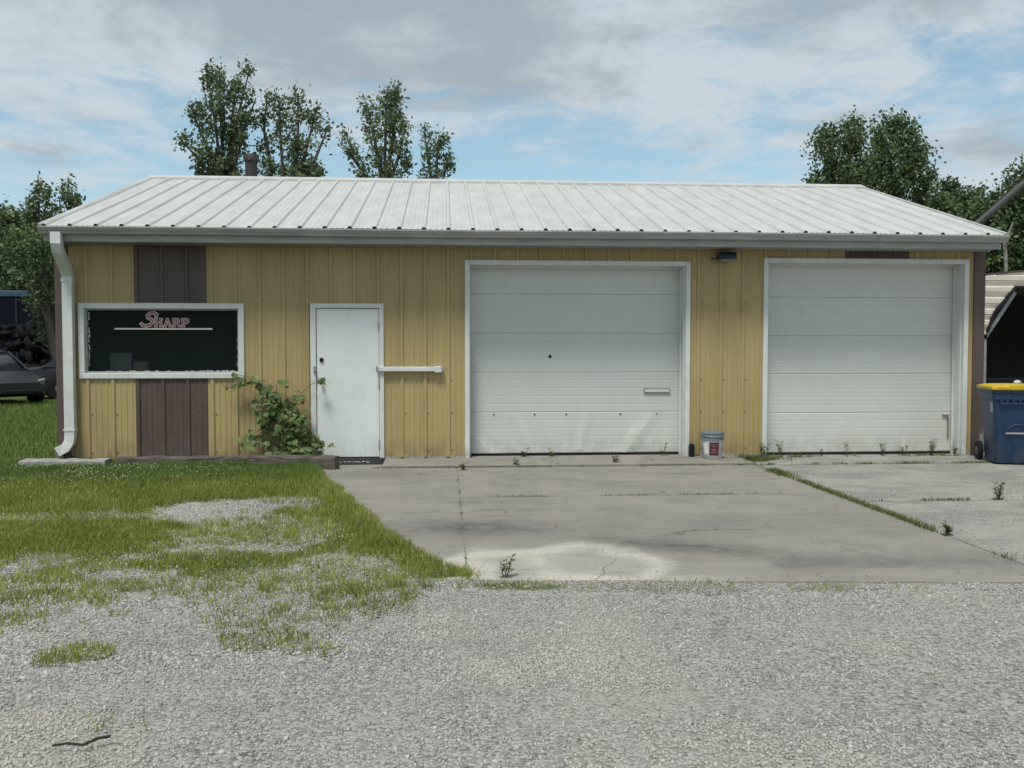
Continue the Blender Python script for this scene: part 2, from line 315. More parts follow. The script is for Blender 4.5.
# ---------------------------------------------------------------- ground
def survey(y): return (np.asarray(y)+11.958)/1.1214-10.754     # distances first paced from the road
SL = [(-0.8,-2.83),(-2.0,-2.46),(-3.4,-1.98),(-4.6,-1.56),(-5.15,-1.28),(-5.6,-1.05)]   # (y, x) left edge of the bare concrete
def slab_left(y): return np.interp(-survey(y), [-a for a, b in SL], [b for a, b in SL])
def slab_front(x): return -6.245 - 0.095*(np.asarray(x)+1.0)
def in_slab(x, y, e=0.0):
    xl = np.where(y > -0.78, -3.05, slab_left(y)-0.0)
    return (x > xl-e) & (x < 10+e) & (y > slab_front(x)-e) & (y < 0.2)
def grass_density(x, y_):
    y = survey(y_)
    n = fbm(x, y, 1.7); n2 = fbm(x+9, y-5, 5.0)
    d = np.ones_like(x)
    # lawn fades into gravel towards the front
    edge = np.interp(x, [-7,-4.2,-3.4,-2.8,-2.4,-2.0,-1.6,-1.2,-1.0], [-7.0,-6.9,-6.35,-6.0,-6.5,-6.75,-6.5,-5.75,-5.6])
    dense = sst(y + 0.35*(n-0.5), -5.1, -4.6)
    dense = np.where(x > -3.2, sst(y + 0.5*(n-0.5)+0.0, -3.0, -2.5), dense)
    sparse = sst(y + 0.7*(n2-0.5), edge-0.05, edge+0.25)
    band = np.clip(1-((x-(slab_left(y_)-0.16+0.22*(n2-0.5)))/(0.14+0.26*n))**2, 0, 1)*(y > -5.6)*(y < -0.7)
    clump = (0.16+0.84*sst(n2, 0.38, 0.58))*(0.38+0.50*sst(n, 0.36, 0.58))*(0.60+0.40*sst(y,-6.6,-5.2))
    d = np.maximum(dense, sparse*clump); d = np.maximum(d, np.sqrt(band))
    for cx, cy, rx, ry, s_ in ((-3.25,-3.35,0.62,0.62,1.0),(-2.75,-3.0,0.5,0.35,0.8),(-4.3,-3.55,1.0,0.22,0.6),(-2.75,-4.2,0.75,0.7,0.6)):
        q = ((x-cx)/rx)**2 + ((y-cy)/ry)**2 + 1.3*(n2-0.5)
        d = d*(1 - s_*(1-sst(q, 0.5, 1.25)))
    for cx, cy, rx, ry, s_ in ((-2.97,-6.82,0.21,0.13,0.6),(-2.52,-7.55,0.09,0.10,0.45),(-2.38,-7.58,0.07,0.07,0.3),(-2.12,-6.66,0.30,0.16,0.45),(-1.85,-6.80,0.18,0.10,0.35),
                            (0.0,-5.86,0.9,0.10,0.45),(-0.75,-5.80,0.35,0.10,0.8),(0.35,-5.95,0.5,0.10,0.5),(1.15,-5.95,0.35,0.10,0.55),(1.55,-6.05,0.25,0.07,0.3)):
        q = ((x-cx)/rx)**2 + ((y-cy)/ry)**2 + 2.0*(n2-0.5)
        d = np.maximum(d, s_*(1-sst(q, 0.35, 1.0)))
    lawn = (x < slab_left(y_)+0.02+0.30*(fbm(x+2,y,3.5)-0.5)) | (y_ < slab_front(x))
    front = (y < edge-0.1)
    keep = lawn & ~((x > -1.0) & (y_ > slab_front(x)))
    d = np.where(keep, d, 0.0)
    d = np.where((y > 0.0) & ((x < -6.1) | (x > 6.1) | (y > 7)), 1.0, d)
    d = np.where((y > 0.0) & (x > 6.1) & (x < 18) & (y < 3), 0.1, d)
    d = np.where((x > 10) & (y <= 0), 0.0, d)
    return d
xs = np.unique(np.round(np.concatenate([-np.geomspace(7,600,26), np.arange(-7,10.5,0.08), np.geomspace(10.5,600,22)]), 4))
ys = np.unique(np.round(np.concatenate([-np.geomspace(10,600,22), np.arange(-10,0.6,0.08), np.arange(0.6,16,0.4), np.geomspace(16,900,24)]), 4))
GX, GY = np.meshgrid(xs, ys); gd = grass_density(GX, GY)
def ground_z(x, y, d):
    z = -0.018 + 0.022*np.clip(d,0,1) + 0.02*(fbm(x, y, 0.8)-0.5) + 0.012*(fbm(x, y, 3.1)-0.5)
    inside = in_slab(x, y, 0.0) | ((np.abs(x) < 6.05) & (y > 0) & (y < 7.4))
    near = in_slab(x, y, 0.16)
    z = np.where(near & ~inside & (x > -0.9), -0.012, z)
    return np.where(inside & (x > slab_left(y)-0.02), np.where((y > -0.85) & (x < -1.95), -0.12, -0.016), z)
GZ = ground_z(GX, GY, gd)
nx, ny = len(xs), len(ys); idx = np.arange(nx*ny).reshape(ny, nx)
gf = np.stack([idx[:-1,:-1], idx[:-1,1:], idx[1:,1:], idx[1:,:-1]], -1).reshape(-1, 4)
g_o = mesh_np('ground', np.stack([GX,GY,GZ], -1).reshape(-1,3), gf, m_ground, attrs={'grass': gd.ravel()}, smooth=True)
tag(g_o, kind='structure')

# concrete driveway: cast slabs with open joints
def slab_patch(name, polys, z, m, squared=False):
    V = []; Fc = []; pale = []; oil = []
    for (x0, x1, y0, y1, fr) in polys:
        nxx = max(2, int((x1-x0)/0.07)); nyy = max(2, int(abs(y1-y0)/0.07)); b = len(V)
        
        for j in range(nyy+1):
            yl = y0 + (y1-y0)*j/nyy if not fr else y0 + (-6.05-y0)*j/nyy; xl = max(x0, float(slab_left(yl))-0.10) if x0 < -2 and y0 < -0.7 else x0
            for i in range(nxx):
                x = xl+(x1-xl)*i/(nxx-1); ye = float(slab_front(x)) + 0.025*(vnoise(x, 1.0, 4)-0.5) if fr else y1
                y = y0 + (ye-y0)*j/nyy
                if not fr or j < nyy: pass
                e = min(i, nxx-1-i, j, nyy-j)
                zz_ = z + 0.006*(float(fbm(x, y, 1.2))-0.5) - (0.006 if e == 0 else 0)
                V.append((x, y, zz_))
                yn = y; y = float(survey(yn)); q = ((x+0.55)/0.72)**2 + ((y+5.40)/0.60)**2 + 2.2*(float(fbm(x,y,1.7))-0.5)
                ring = (math.exp(-((q-0.85)/0.32)**2) + 0.35*(q < 0.8))*(0.55+0.9*float(fbm(x,y,1.9)))
                ring = max(ring, 0.7*math.exp(-((yn-float(slab_front(x))-0.04)/0.07)**2)*max(0,min(1,(1.2-x)/1.2)))
                pale.append(min(1, ring)*(1.0 if name == 'driveway' else 0))
                o1 = 0.75*math.exp(-(((x+0.95)/0.55)**2+((y+4.15)/0.28)**2)) + 1.0*math.exp(-(((x-0.55)/0.75)**2+((y+4.85+0.42*(x-0.4))/0.20)**2)) \
                     + 0.5*math.exp(-((y+5.45)/0.16)**2)*(x > 1.0) + 0.22*math.exp(-((y+4.2)/0.4)**2) + 0.5*math.exp(-(((x+2.0)/0.5)**2+((y+1.3)/0.25)**2))
                oil.append(min(1, o1)*(1.0 if name == 'driveway' else 0))
        W_ = nxx
        for j in range(nyy):
            for i in range(nxx-1): Fc.append((b+j*W_+i, b+j*W_+i+1, b+(j+1)*W_+i+1, b+(j+1)*W_+i))
        # skirts
        ring_ = [b+i for i in range(nxx)] + [b+j*W_+nxx-1 for j in range(1, nyy+1)] + [b+nyy*W_+i for i in range(nxx-2, -1, -1)] + [b+j*W_ for j in range(nyy-1, 0, -1)]
        n0 = len(V)
        for k in ring_: V.append((V[k][0], V[k][1], V[k][2]-0.11)); pale.append(0); oil.append(0)
        for k in range(len(ring_)): Fc.append((ring_[k], n0+k, n0+(k+1)%len(ring_), ring_[(k+1)%len(ring_)]))
    Fc = [f_[::-1] for f_ in Fc]
    o = mesh_np(name, np.array(V), np.array(Fc), m, attrs={'pale': np.array(pale), 'oil': np.array(oil)})
    bm = bmesh.new(); bm.from_mesh(o.data); bmesh.ops.recalc_face_normals(bm, faces=bm.faces); bm.to_mesh(o.data); bm.free()
    o.data.polygons.foreach_set('use_smooth', [True]*len(o.data.polygons)); o.data.set_sharp_from_angle(angle=R(30))
    return tag(o, kind='structure')
slab_patch('driveway', [(-3.0,-1.072,-0.77,-3.035,0), (-1.063,2.68,-0.775,-3.03,0), (-3.0,-1.072,-3.045,-6.2,1), (-1.063,2.68,-3.04,-6.2,1)], 0.0, m_conc)
slab_patch('parking_pad', [(2.72,10.0,-0.77,-3.52,0), (2.72,10.0,-3.54,-6.2,1)], -0.004, m_conc2)
slab_patch('apron', [(-1.99,2.70,0.26,-0.755,0)], 0.022, m_conc)
slab_patch('doorstep', [(-3.04,-2.0,-0.065,-0.755,0)], -0.042, m_conc)
slab_patch('apron', [(2.72,6.6,0.26,-0.755,0)], 0.0, m_conc2)

# ---------------------------------------------------------------- building
XL, XR = -6.1, 6.1; DEPTH = 7.56; EO = 0.435; EZ = 2.945; RY = 3.78; RZ = 4.315
B = thing('garage_building', (0, 0, 0), 'yellow and brown metal-sided workshop with white ribbed roof and two roller doors', 'building')
def profile(x0, x1, off, pitch, h=0.022, minor=0.0065):
    pts = set([round(x0,4), round(x1,4)]); k0 = int((x0-off)/pitch)-2; k1 = int((x1-off)/pitch)+2; P = []
    for k in range(k0, k1+1):
        c = off + k*pitch
        P += [(c-0.032,0),(c-0.016,h),(c+0.016,h),(c+0.032,0)]
        for q in (0.27, 0.5, 0.73):
            cc_ = c + pitch*q; P += [(cc_-0.018,0),(cc_-0.010,minor),(cc_+0.010,minor),(cc_+0.018,0)]
    px_ = np.array([a for a, b in P]); pz_ = np.array([b for a, b in P])
    ins = [a for a in px_ if x0 < a < x1]
    X_ = sorted(set([x0, x1] + ins)); return X_, [float(np.interp(a, px_, pz_)) for a in X_]
OPEN = [(-5.80,-3.87,1.11,2.01), (-2.955,-2.075,0.0,2.015), (-0.93,1.94,0.0,2.555), (3.06,5.83,0.0,2.61)]
def siding(x0, x1, z0=0.045, z1=2.83, off=-5.746, pitch=0.3025):
    X_, D_ = profile(x0, x1, off, pitch); X_ = list(X_)
    for a, b, c, d in OPEN:
        for e in (a, b):
            if x0 < e < x1 and e not in X_: X_.append(e)
    X_.sort(); xa, da = profile(x0-0.5, x1+0.5, off, pitch); D_ = [float(np.interp(a, xa, da)) for a in X_]
    mb = MB()
    for i in range(len(X_)-1):
        xm = (X_[i]+X_[i+1])/2; iv = [(z0, z1)]
        for a, b, c, d in OPEN:
            if a < xm < b:
                nv = []
                for s_, e_ in iv:
                    if c > s_: nv.append((s_, min(c, e_)))
                    if d < e_: nv.append((max(d, s_), e_))
                iv = [q for q in nv if q[1]-q[0] > 0.01]
        for s_, e_ in iv:
            mb.quad((X_[i],-D_[i],s_),(X_[i+1],-D_[i+1],s_),(X_[i+1],-D_[i+1],e_),(X_[i],-D_[i],e_))
    return mb
def wall_panel(x0, x1, m, name='front_wall'):
    o = siding(x0, x1).build(name, m, B); return o
for a, b in ((-5.97,-5.175), (-4.292,4.13), (5.05,5.97)): siding(a, b).build('front_wall', m_yel, B)
for a, b in ((-5.175,-4.292), (4.13,5.05)):
    for za_, zb_ in (((0.045,1.11),(2.01,2.83)) if a < 0 else ((0.045,2.83),)):
        tag(siding(a, b, za_, zb_).build('brown_panel', m_brown, B), 'dark brown stripe of ribbed siding')
# side and rear walls: gables follow the roof
for sx in (XL, XR):
    mb = MB(); mb.add([(sx,0.0,0.0),(sx,DEPTH,0.0),(sx,DEPTH,2.85),(sx,RY,RZ-0.03),(sx,0.0,2.85)], [(0,1,2,3,4)])
    d_ = 1 if sx > 0 else -1
    for k in range(24):
        y_ = 0.2+k*0.305; zt = 2.82 + (RZ-0.05-2.85)*(1-abs(y_-RY)/RY); mb.box(min(sx,sx+d_*0.019), max(sx,sx+d_*0.019), y_-0.02, y_+0.02, 0.03, zt)
    mb.build('side_wall', m_yel, B)
MB().quad((XL,DEPTH,0),(XR,DEPTH,0),(XR,DEPTH,2.85),(XL,DEPTH,2.85)).build('rear_wall', m_yel, B)
for a, b in ((XL-0.01,-2.96),(-2.07,-0.94),(1.95,3.05),(5.84,XR+0.01)): MB().box(a, b, -0.004, 0.12, -0.08, 0.05).build('foundation', m_blk, B)
# corner trims (brown), wrapping round
for s_ in (-1, 1):
    q = MB(); xa, xb = (XL-0.024, -5.965) if s_ < 0 else (5.965, XR+0.024)
    q.box(xa, xb, -0.030, -0.002, 0.03, 2.79); q.box(*((XL-0.024, XL-0.004) if s_ < 0 else (XR+0.004, XR+0.024)), -0.002, 0.12, 0.03, 2.79)
    q.build('corner_trim', m_brown, B, bevel=0.004)
# screws
q = MB()
for z_ in (0.13, 0.62, 1.05, 2.075, 2.62):
    for k in range(0, 40):
        x_ = -5.746 + k*0.3025 + 0.045
        if x_ > 5.9 or any(a-0.08 < x_ < b+0.08 and c-0.04 < z_ < d+0.09 for a, b, c, d in OPEN): continue
        q.lathe([(0.006,-0.010),(0.006,-0.006),(0.010,-0.005),(0.010,0.0)], 6, 'y', (x_, 0, z_))
o = q.build('screw', m_metal, B); o['kind'] = 'stuff'
# roof
rx, rd = profile(XL+0.015, XR+0.0, -6.05, 0.3055, h=0.028, minor=0.004)
q = MB(); dy, dz = RY+EO+0.05, RZ-EZ; ln = math.hypot(dy, dz); nrm = Vector((0, -dz/ln, dy/ln))
for sgn in (1, -1):
    lo = Vector((0, -EO-0.05, EZ+0.0)); hi = Vector((0, RY, RZ)); nn = nrm.copy()
    if sgn < 0: lo = Vector((0, 2*RY+EO+0.05, EZ)); nn = Vector((0, -nrm.y, nrm.z))
    NS = 5
    for i in range(len(rx)-1):
        for j in range(NS):
            a = lo.lerp(hi, j/NS); b = lo.lerp(hi, (j+1)/NS)
            wob = lambda x, jj: 0.004*math.sin(x*2.1+jj*1.7)
            q.quad((rx[i], a.y+nn.y*rd[i], a.z+nn.z*rd[i]+wob(rx[i],j)), (rx[i+1], a.y+nn.y*rd[i+1], a.z+nn.z*rd[i+1]+wob(rx[i+1],j)),
                   (rx[i+1], b.y+nn.y*rd[i+1], b.z+nn.z*rd[i+1]+wob(rx[i+1],j+1)), (rx[i], b.y+nn.y*rd[i], b.z+nn.z*rd[i]+wob(rx[i],j+1)))
roof = q.build('roof', m_roof, B)
sl = dz/dy
q = MB(); q.sweep([(XL-0.02,RY,RZ),(XR+0.03,RY,RZ)], [(-0.20,-0.20*sl+0.040),(0,0.048),(0.20,-0.20*sl+0.040),(0.20,-0.20*sl+0.0),(0,0.028),(-0.20,-0.20*sl+0.0)], up=(0,0,1))
q.build('ridge_cap', m_roof, roof)
q = MB()
for sx in (XL+0.0, XR+0.015):
    for a, b in (((sx,-EO-0.04,EZ-0.015),(sx,RY,RZ-0.02)), ((sx,RY,RZ-0.02),(sx,2*RY+EO,EZ-0.015))):
        MB().sweep([a, b], [(-0.018,-0.09),(0.018,-0.09),(0.018,0.046),(-0.018,0.046)]).build('rake_trim', m_roof, roof, bevel=0.003)
k = 0                                   # dark foam closures in the rib ends
while True:
    x_ = -6.05 + k*0.3055; k += 1
    if x_ > XR-0.02: break
    MB().box(x_-0.013, x_+0.013, -EO-0.0515, -EO-0.02, EZ-0.006, EZ+0.014).build('rib_closure', m_flue, roof)
# flue on the rear slope
q = MB(); q.lathe([(0.105,0),(0.105,0.70),(0.11,0.70),(0.11,0.72)], 20, 'z', (-4.53,4.15,3.98))
fl = q.build('flue_pipe', m_flue, roof, smooth=True)
q = MB(); q.lathe([(0.08,0.69),(0.125,0.70),(0.135,0.71),(0.135,0.80),(0.12,0.82),(0.08,0.83),(0.01,0.825)], 20, 'z', (-4.53,4.15,3.98)); q.build('flue_cap', m_flue, fl, smooth=True)
# fascia, soffit, gutter
MB().box(XL+0.02, XR-0.02, -EO, -EO+0.03, 2.765, EZ-0.02).build('fascia', m_gut, B, bevel=0.003)
MB().box(XL+0.02, XR-0.02, -EO+0.03, -0.022, 2.772, 2.788).build('soffit', m_soff, B)
gp = [(a_, b_*0.82) for a_, b_ in [(0,0),(0,-0.105),(-0.075,-0.105),(-0.088,-0.07),(-0.100,-0.055),(-0.112,-0.02),(-0.118,-0.018),(-0.118,0.002),(-0.106,0.002),(-0.106,-0.012),(-0.096,-0.05),(-0.082,-0.064),(-0.070,-0.098),(-0.006,-0.098),(-0.006,0)]]
q = MB(); xs_ = np.linspace(XL+0.0, XR+0.02, 10)
n_ = len(gp); vs = []; fs = []
for i, x_ in enumerate(xs_):
    for a, b in gp: vs.append((x_, -EO-0.004+a, 2.935+b+0.004*math.sin(i*1.3)))
for i in range(len(xs_)-1):
    for k in range(n_): fs.append((i*n_+k, i*n_+(k+1)%n_, (i+1)*n_+(k+1)%n_, (i+1)*n_+k))
q.add(vs, fs)
for x_ in (XL-0.003, XR+0.023): q.add([(x_, -EO-0.004+a, 2.935+b) for a, b in gp[:8]], [tuple(range(8))])
gut = q.build('gutter', m_gut, B)
# downspout
dp = [(-5.895,-0.50,2.87),(-5.895,-0.50,2.74),(-5.90,-0.45,2.65),(-5.93,-0.13,2.42),(-5.935,-0.09,2.36),(-5.935,-0.09,0.36),(-5.945,-0.10,0.27),(-5.985,-0.13,0.20),(-6.07,-0.20,0.15)]
q = MB(); q.sweep(dp, [(-0.062,-0.045),(0.062,-0.045),(0.062,0.045),(-0.062,0.045)], up=(0,1,0.001), cap=False)
ds = q.build('downspout', m_white, B, bevel=0.006)
for z_ in (2.30, 0.42): MB().box(-6.005,-5.865,-0.142,-0.03,z_,z_+0.03).build('strap', m_white, ds)
q = MB(); q.lathe([(0.06,0.0),(0.065,0.05),(0.055,0.09),(0.05,0.12)], 14, 'z', (-5.95,-0.14,-0.0)); q.build('drain_stub', m_dark, ds, smooth=True)

# window
WX0, WX1, WZ0, WZ1 = -5.845, -3.825, 1.078, 2.04
win = MB()
fw = 0.072
for a in ((WX0,WX1,WZ1-fw,WZ1),(WX0,WX1,WZ0,WZ0+fw),(WX0,WX0+fw,WZ0+fw,WZ1-fw),(WX1-fw,WX1,WZ0+fw,WZ1-fw)):
    win.box(a[0],a[1],-0.034,0.10,a[2],a[3])
win = win.build('window', m_white, B, bevel=0.006)
q = MB(); a, b = fw-0.003, 0.022
for r_ in ((WX0+a,WX1-a,WZ1-a-b,WZ1-a),(WX0+a,WX1-a,WZ0+a,WZ0+a+b),(WX0+a,WX0+a+b,WZ0+a+b,WZ1-a-b),(WX1-a-b,WX1-a,WZ0+a+b,WZ1-a-b)):
    q.box(r_[0],r_[1],0.012,0.06,r_[2],r_[3])
q.build('sash', m_gut, win, bevel=0.003)
MB().box(WX0+a+b,WX1-a-b,0.036,0.041,WZ0+a+b,WZ1-a-b).build('pane', m_glass, win)
# flaking paint fringe on the glass edge
q = MB()
for k in range(80):
    sx = random.random(); h_ = random.uniform(0.01,0.035)
    if random.random() < 0.35: x_ = WX0+a+b+random.uniform(0,0.015); z_ = random.uniform(WZ0+0.15,WZ1-0.15); w_ = random.uniform(0.008,0.02); h_ *= 2
    elif random.random() < 0.5: x_ = WX1-a-b-0.015; z_ = random.uniform(WZ0+0.15,WZ0+0.5); w_ = 0.014
    else: x_ = random.uniform(WX0+a+b,WX1-a-b-0.05); z_ = WZ0+a+b; w_ = random.uniform(0.02,0.06); h_ *= 0.45
    q.box(x_, x_+w_, 0.0335, 0.0345, z_, z_+h_)
q.build('paint_flakes', mat('flaking_paint', (0.5,0.52,0.5), 0.9), win)
# lettering: each letter drawn in strokes, pale outline behind a maroon face
def strokes(q, segs, wd, y, z0, x0, sc, shear=0.0, dep=0.0012):
    for seg in segs:
        P = [Vector((x0+(p_[0]+shear*p_[1])*sc, 0, z0+p_[1]*sc)) for p_ in seg]
        for i in range(len(P)-1):
            d_ = (P[i+1]-P[i]).normalized(); n2_ = Vector((-d_.z,0,d_.x))*wd; e = d_*wd*0.8
            p0, p1 = P[i]-e, P[i+1]+e
            vs = [p0-n2_, p1-n2_, p1+n2_, p0+n2_]
            q.add([(v_.x,y,v_.z) for v_ in vs]+[(v_.x,y+dep,v_.z) for v_ in vs], [(0,1,2,3),(7,6,5,4),(0,4,5,1),(1,5,6,2),(2,6,7,3),(3,7,4,0)])
            y -= 0.00004
Sg = [(0.86,0.74),(0.84,0.88),(0.66,1.0),(0.36,0.97),(0.20,0.80),(0.30,0.62),(0.58,0.48),(0.70,0.30),(0.58,0.10),(0.32,0.0),(0.06,0.04),(-0.10,0.16)]
GL = {'H': [[(0.08,0),(0.08,1)],[(0.78,0),(0.78,1)],[(0.08,0.5),(0.78,0.5)],[(-0.04,0),(0.2,0)],[(-0.04,1),(0.2,1)],[(0.66,0),(0.9,0)],[(0.66,1),(0.9,1)]],
      'A': [[(0.05,0),(0.42,1)],[(0.42,1),(0.80,0)],[(0.2,0.32),(0.65,0.32)],[(-0.06,0),(0.16,0)],[(0.68,0),(0.92,0)]],
      'R': [[(0.08,0),(0.08,1)],[(0.0,1),(0.58,1),(0.74,0.86),(0.74,0.64),(0.58,0.5),(0.08,0.5)],[(0.46,0.5),(0.8,0.0),(0.92,0.0)],[(-0.04,0),(0.2,0)]],
      'P': [[(0.08,0),(0.08,1)],[(0.0,1),(0.6,1),(0.78,0.86),(0.78,0.64),(0.6,0.48),(0.08,0.48)],[(-0.04,0),(0.24,0)]]}
m_pink = mat('pale_pink_vinyl', (0.62,0.50,0.52), 0.6); m_mar = mat('maroon_vinyl', (0.24,0.075,0.10), 0.6); m_cream = mat('cream_vinyl', (0.66,0.60,0.52), 0.6)
for nm, wd, y_, m_ in (('lettering_outline', 0.0165, 0.0310, m_pink), ('lettering', 0.0075, 0.0285, m_mar)):
    q = MB(); strokes(q, [Sg], wd*1.25, y_, 1.752, -5.095, 0.165, 0.25)
    for i, ch in enumerate('HARP'): strokes(q, GL[ch], wd*0.86, y_, 1.748, -4.935+i*0.109, 0.090)
    o = q.build(nm, m_, win)
MB().box(-5.425,-4.235,0.028,0.033,1.703,1.724).build('underline', m_cream, win)
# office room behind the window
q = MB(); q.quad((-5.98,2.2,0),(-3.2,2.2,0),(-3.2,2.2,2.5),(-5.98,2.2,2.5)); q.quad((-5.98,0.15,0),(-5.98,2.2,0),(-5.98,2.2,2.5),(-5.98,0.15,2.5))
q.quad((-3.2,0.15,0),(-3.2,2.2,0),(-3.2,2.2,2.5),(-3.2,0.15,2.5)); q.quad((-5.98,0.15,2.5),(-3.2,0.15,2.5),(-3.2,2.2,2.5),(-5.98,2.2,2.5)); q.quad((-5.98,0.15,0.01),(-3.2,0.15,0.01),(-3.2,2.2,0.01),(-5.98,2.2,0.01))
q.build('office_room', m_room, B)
q = MB()
q.box(-5.85,-3.5,0.12,0.45,1.04,1.075); q.build('inner_sill', m_gut, win)

# personnel door
MBd = MB()
for a in ((-2.985,-2.915,0.035,1.985),(-2.105,-2.045,0.035,1.985),(-2.985,-2.045,1.985,2.045)): MBd.box(a[0],a[1],-0.036,0.06,a[2],a[3])
dfr = MBd.build('entry_door_frame', m_white, B, bevel=0.005)
q = MB(); q.box(-2.908,-2.110,-0.012,0.035,0.05,1.978)
dr = q.build('entry_door', m_door, B, bevel=0.003)
q = MB(); q.lathe([(0.030,0.0),(0.030,-0.012),(0.012,-0.016),(0.012,-0.04),(0.026,-0.048),(0.029,-0.062),(0.022,-0.075),(0.004,-0.08)], 16, 'y', (-2.845,-0.014,1.06)); q.build('door_knob', m_galv, dr, smooth=True)
q = MB(); q.lathe([(0.028,0.0),(0.028,-0.012),(0.018,-0.016),(0.018,-0.024),(0.002,-0.025)], 16, 'y', (-2.845,-0.014,1.315)); q.build('deadbolt', m_dark, dr, smooth=True)
q = MB(); q.box(-2.945,-2.915,-0.052,-0.036,1.15,1.235); q.lathe([(0.018,0),(0.018,-0.03),(0.002,-0.032)], 12, 'y', (-2.925,-0.05,1.175)); q.build('hasp', m_galv, dr)
for z_ in (1.76, 1.0, 0.22):
    q = MB(); q.box(-2.118,-2.098,-0.040,-0.013,z_-0.05,z_+0.05); q.tube([(-2.108,-0.046,z_-0.05),(-2.108,-0.046,z_+0.05)],0.008); q.build('hinge', m_gut, dr)
q = MB(); q.box(-2.90,-2.11,0.0,0.05,0.022,0.048); q.build('threshold', m_dark, dr)
# rubber plate under the door with worn white letters
q = MB(); q.box(-2.93,-2.06,-0.055,-0.008,-0.048,0.036); kp = q.build('kick_strip', mat('dark_grey_strip',(0.05,0.052,0.055),0.7), B, bevel=0.003)
q = MB(); random.seed(3)
for i, (a, b) in enumerate(((0.0,0.035),(0.055,0.03),(0.10,0.014),(0.13,0.02),(0.168,0.02),(0.205,0.028),(0.245,0.03),(0.29,0.034),(0.345,0.04))):
    x_ = -2.62 + a; 
    q.box(x_, x_+0.009, -0.0575,-0.0555, -0.016, 0.002); q.box(x_+0.010, x_+b*0.8, -0.0575,-0.0555, -0.022 + 0.012*(i%2), -0.012+0.012*(i%2))
    if i % 3: q.box(x_+b*0.8+0.001, x_+b*0.8+0.008, -0.0575,-0.0555, -0.012, -0.002)
q.build('worn_lettering', m_white, kp)
# white latch bar fixed to the wall beside the door
q = MB(); q.box(-2.12,-1.36,-0.075,-0.022,1.165,1.225); bar = q.build('latch_bar', m_white, B, bevel=0.006)
q = MB(); q.box(-1.385,-1.295,-0.088,-0.020,1.148,1.232); q.build('bar_bracket', m_white, bar, bevel=0.008)
q = MB().box(-1.293,-1.275,-0.080,-0.020,1.155,1.225).build('end_cap', m_galv, bar, bevel=0.003); MB().box(-2.14,-2.118,-0.09,-0.037,1.16,1.235).build('end_cap', m_galv, bar, bevel=0.003)

# sectional garage doors
RC = 0.25
def section(x0, x1, z0, z1, rib, dents=None):
    n = max(2, int((z1-z0)/rib)); prof = [(z0+0.001,0.0045),(z0+0.010,0.0)]
    for k in range(1, n):
        c = z0 + (z1-z0)*k/n; prof += [(c-0.007,0.0),(c-0.002,0.0022),(c+0.002,0.0022),(c+0.007,0.0)]
    prof += [(z1-0.010,0.0),(z1-0.001,0.0045)]
    if dents:                                   # resample so creases show
        pz_ = [a for a, b in prof]; pd = [b for a, b in prof]; zz_ = sorted(set(pz_ + list(np.linspace(z0+0.01, z1-0.01, 26))))
        prof = [(a, float(np.interp(a, pz_, pd))) for a in zz_]
    X_ = np.linspace(x0, x1, 150 if dents else 24); V = []; Fc = []
    for (z_, d_) in prof:
        for x_ in X_:
            dd = 0.5*dents(x_, z_) if dents else 0
            V.append((x_, RC + d_ + dd, z_))
    m_ = len(X_)
    for j in range(len(prof)-1):
        for i in range(m_-1): Fc.append((j*m_+i, j*m_+i+1, (j+1)*m_+i+1, (j+1)*m_+i))
    b = len(V)
    V += [(x0,RC+0.05,z0),(x1,RC+0.05,z0),(x1,RC+0.05,z1),(x0,RC+0.05,z1)]; Fc.append((b,b+3,b+2,b+1))
    mb_ = MB(); mb_.v = V; mb_.f = Fc; return mb_
def crease(x, z, x0, z0, x1, z1, w_, h_):
    dx, dz_ = x1-x0, z1-z0; L2 = dx*dx+dz_*dz_; t_ = max(0, min(1, ((x-x0)*dx+(z-z0)*dz_)/L2))
    d_ = math.hypot(x-x0-t_*dx, z-z0-t_*dz_); return h_*max(0, 1-d_/w_)*(0.35+0.65*(1-t_))
def dents1(x, z):
    return -(crease(x,z,1.18,0.04,1.60,0.62,0.13,0.05) + crease(x,z,0.56,0.10,0.68,0.62,0.10,0.035) + crease(x,z,-0.08,0.05,-0.33,0.58,0.10,0.028)
             + crease(x,z,-0.62,0.05,-0.92,0.32,0.10,0.03) + crease(x,z,1.30,0.30,1.33,0.60,0.07,0.02)) + 0.02*math.sin(x*3.3)*max(0,(0.4-z))
def dents2(x, z):
    return -(crease(x,z,4.38,0.55,4.45,0.02,0.06,0.014) + crease(x,z,4.28,0.58,4.30,0.40,0.04,0.012))
def garage_door(x0, x1, zt, zb, seams, m_, name_label, dents, rib=0.105):
    fr = MB(); t_ = 0.062
    fr.box(x0-t_, x0, -0.036, RC+0.06, zb-0.02, zt+t_); fr.box(x1, x1+t_, -0.036, RC+0.06, zb-0.02, zt+t_); fr.box(x0, x1, -0.036, RC+0.06, zt, zt+t_)
    fo = fr.build('garage_door', m_white, B, bevel=0.006); tag(fo, name_label)
    st = MB()          # stop moulding on the jambs
    st.box(x0, x0+0.02, RC-0.06, RC-0.03, zb, zt); st.box(x1-0.022, x1, RC-0.06, RC-0.03, zb, zt); st.box(x1-0.012, x1, 0.03, 0.10, zb, zt); st.box(x0+0.02, x1-0.022, RC-0.06, RC-0.03, zt-0.022, zt)
    st.build('door_stop', m_white, fo, bevel=0.003)
    z = seams
    for i in range(len(z)-1):
        section(x0+0.004, x1-0.004, z[i+1], z[i], rib, dents if i == len(z)-2 else None).build('door_section', m_, fo, smooth='crisp')
    MB().box(x0+0.004, x1-0.004, RC+0.004, RC+0.04, zb-0.02, z[-1]).build('bottom_seal', m_dark, fo)
    return fo
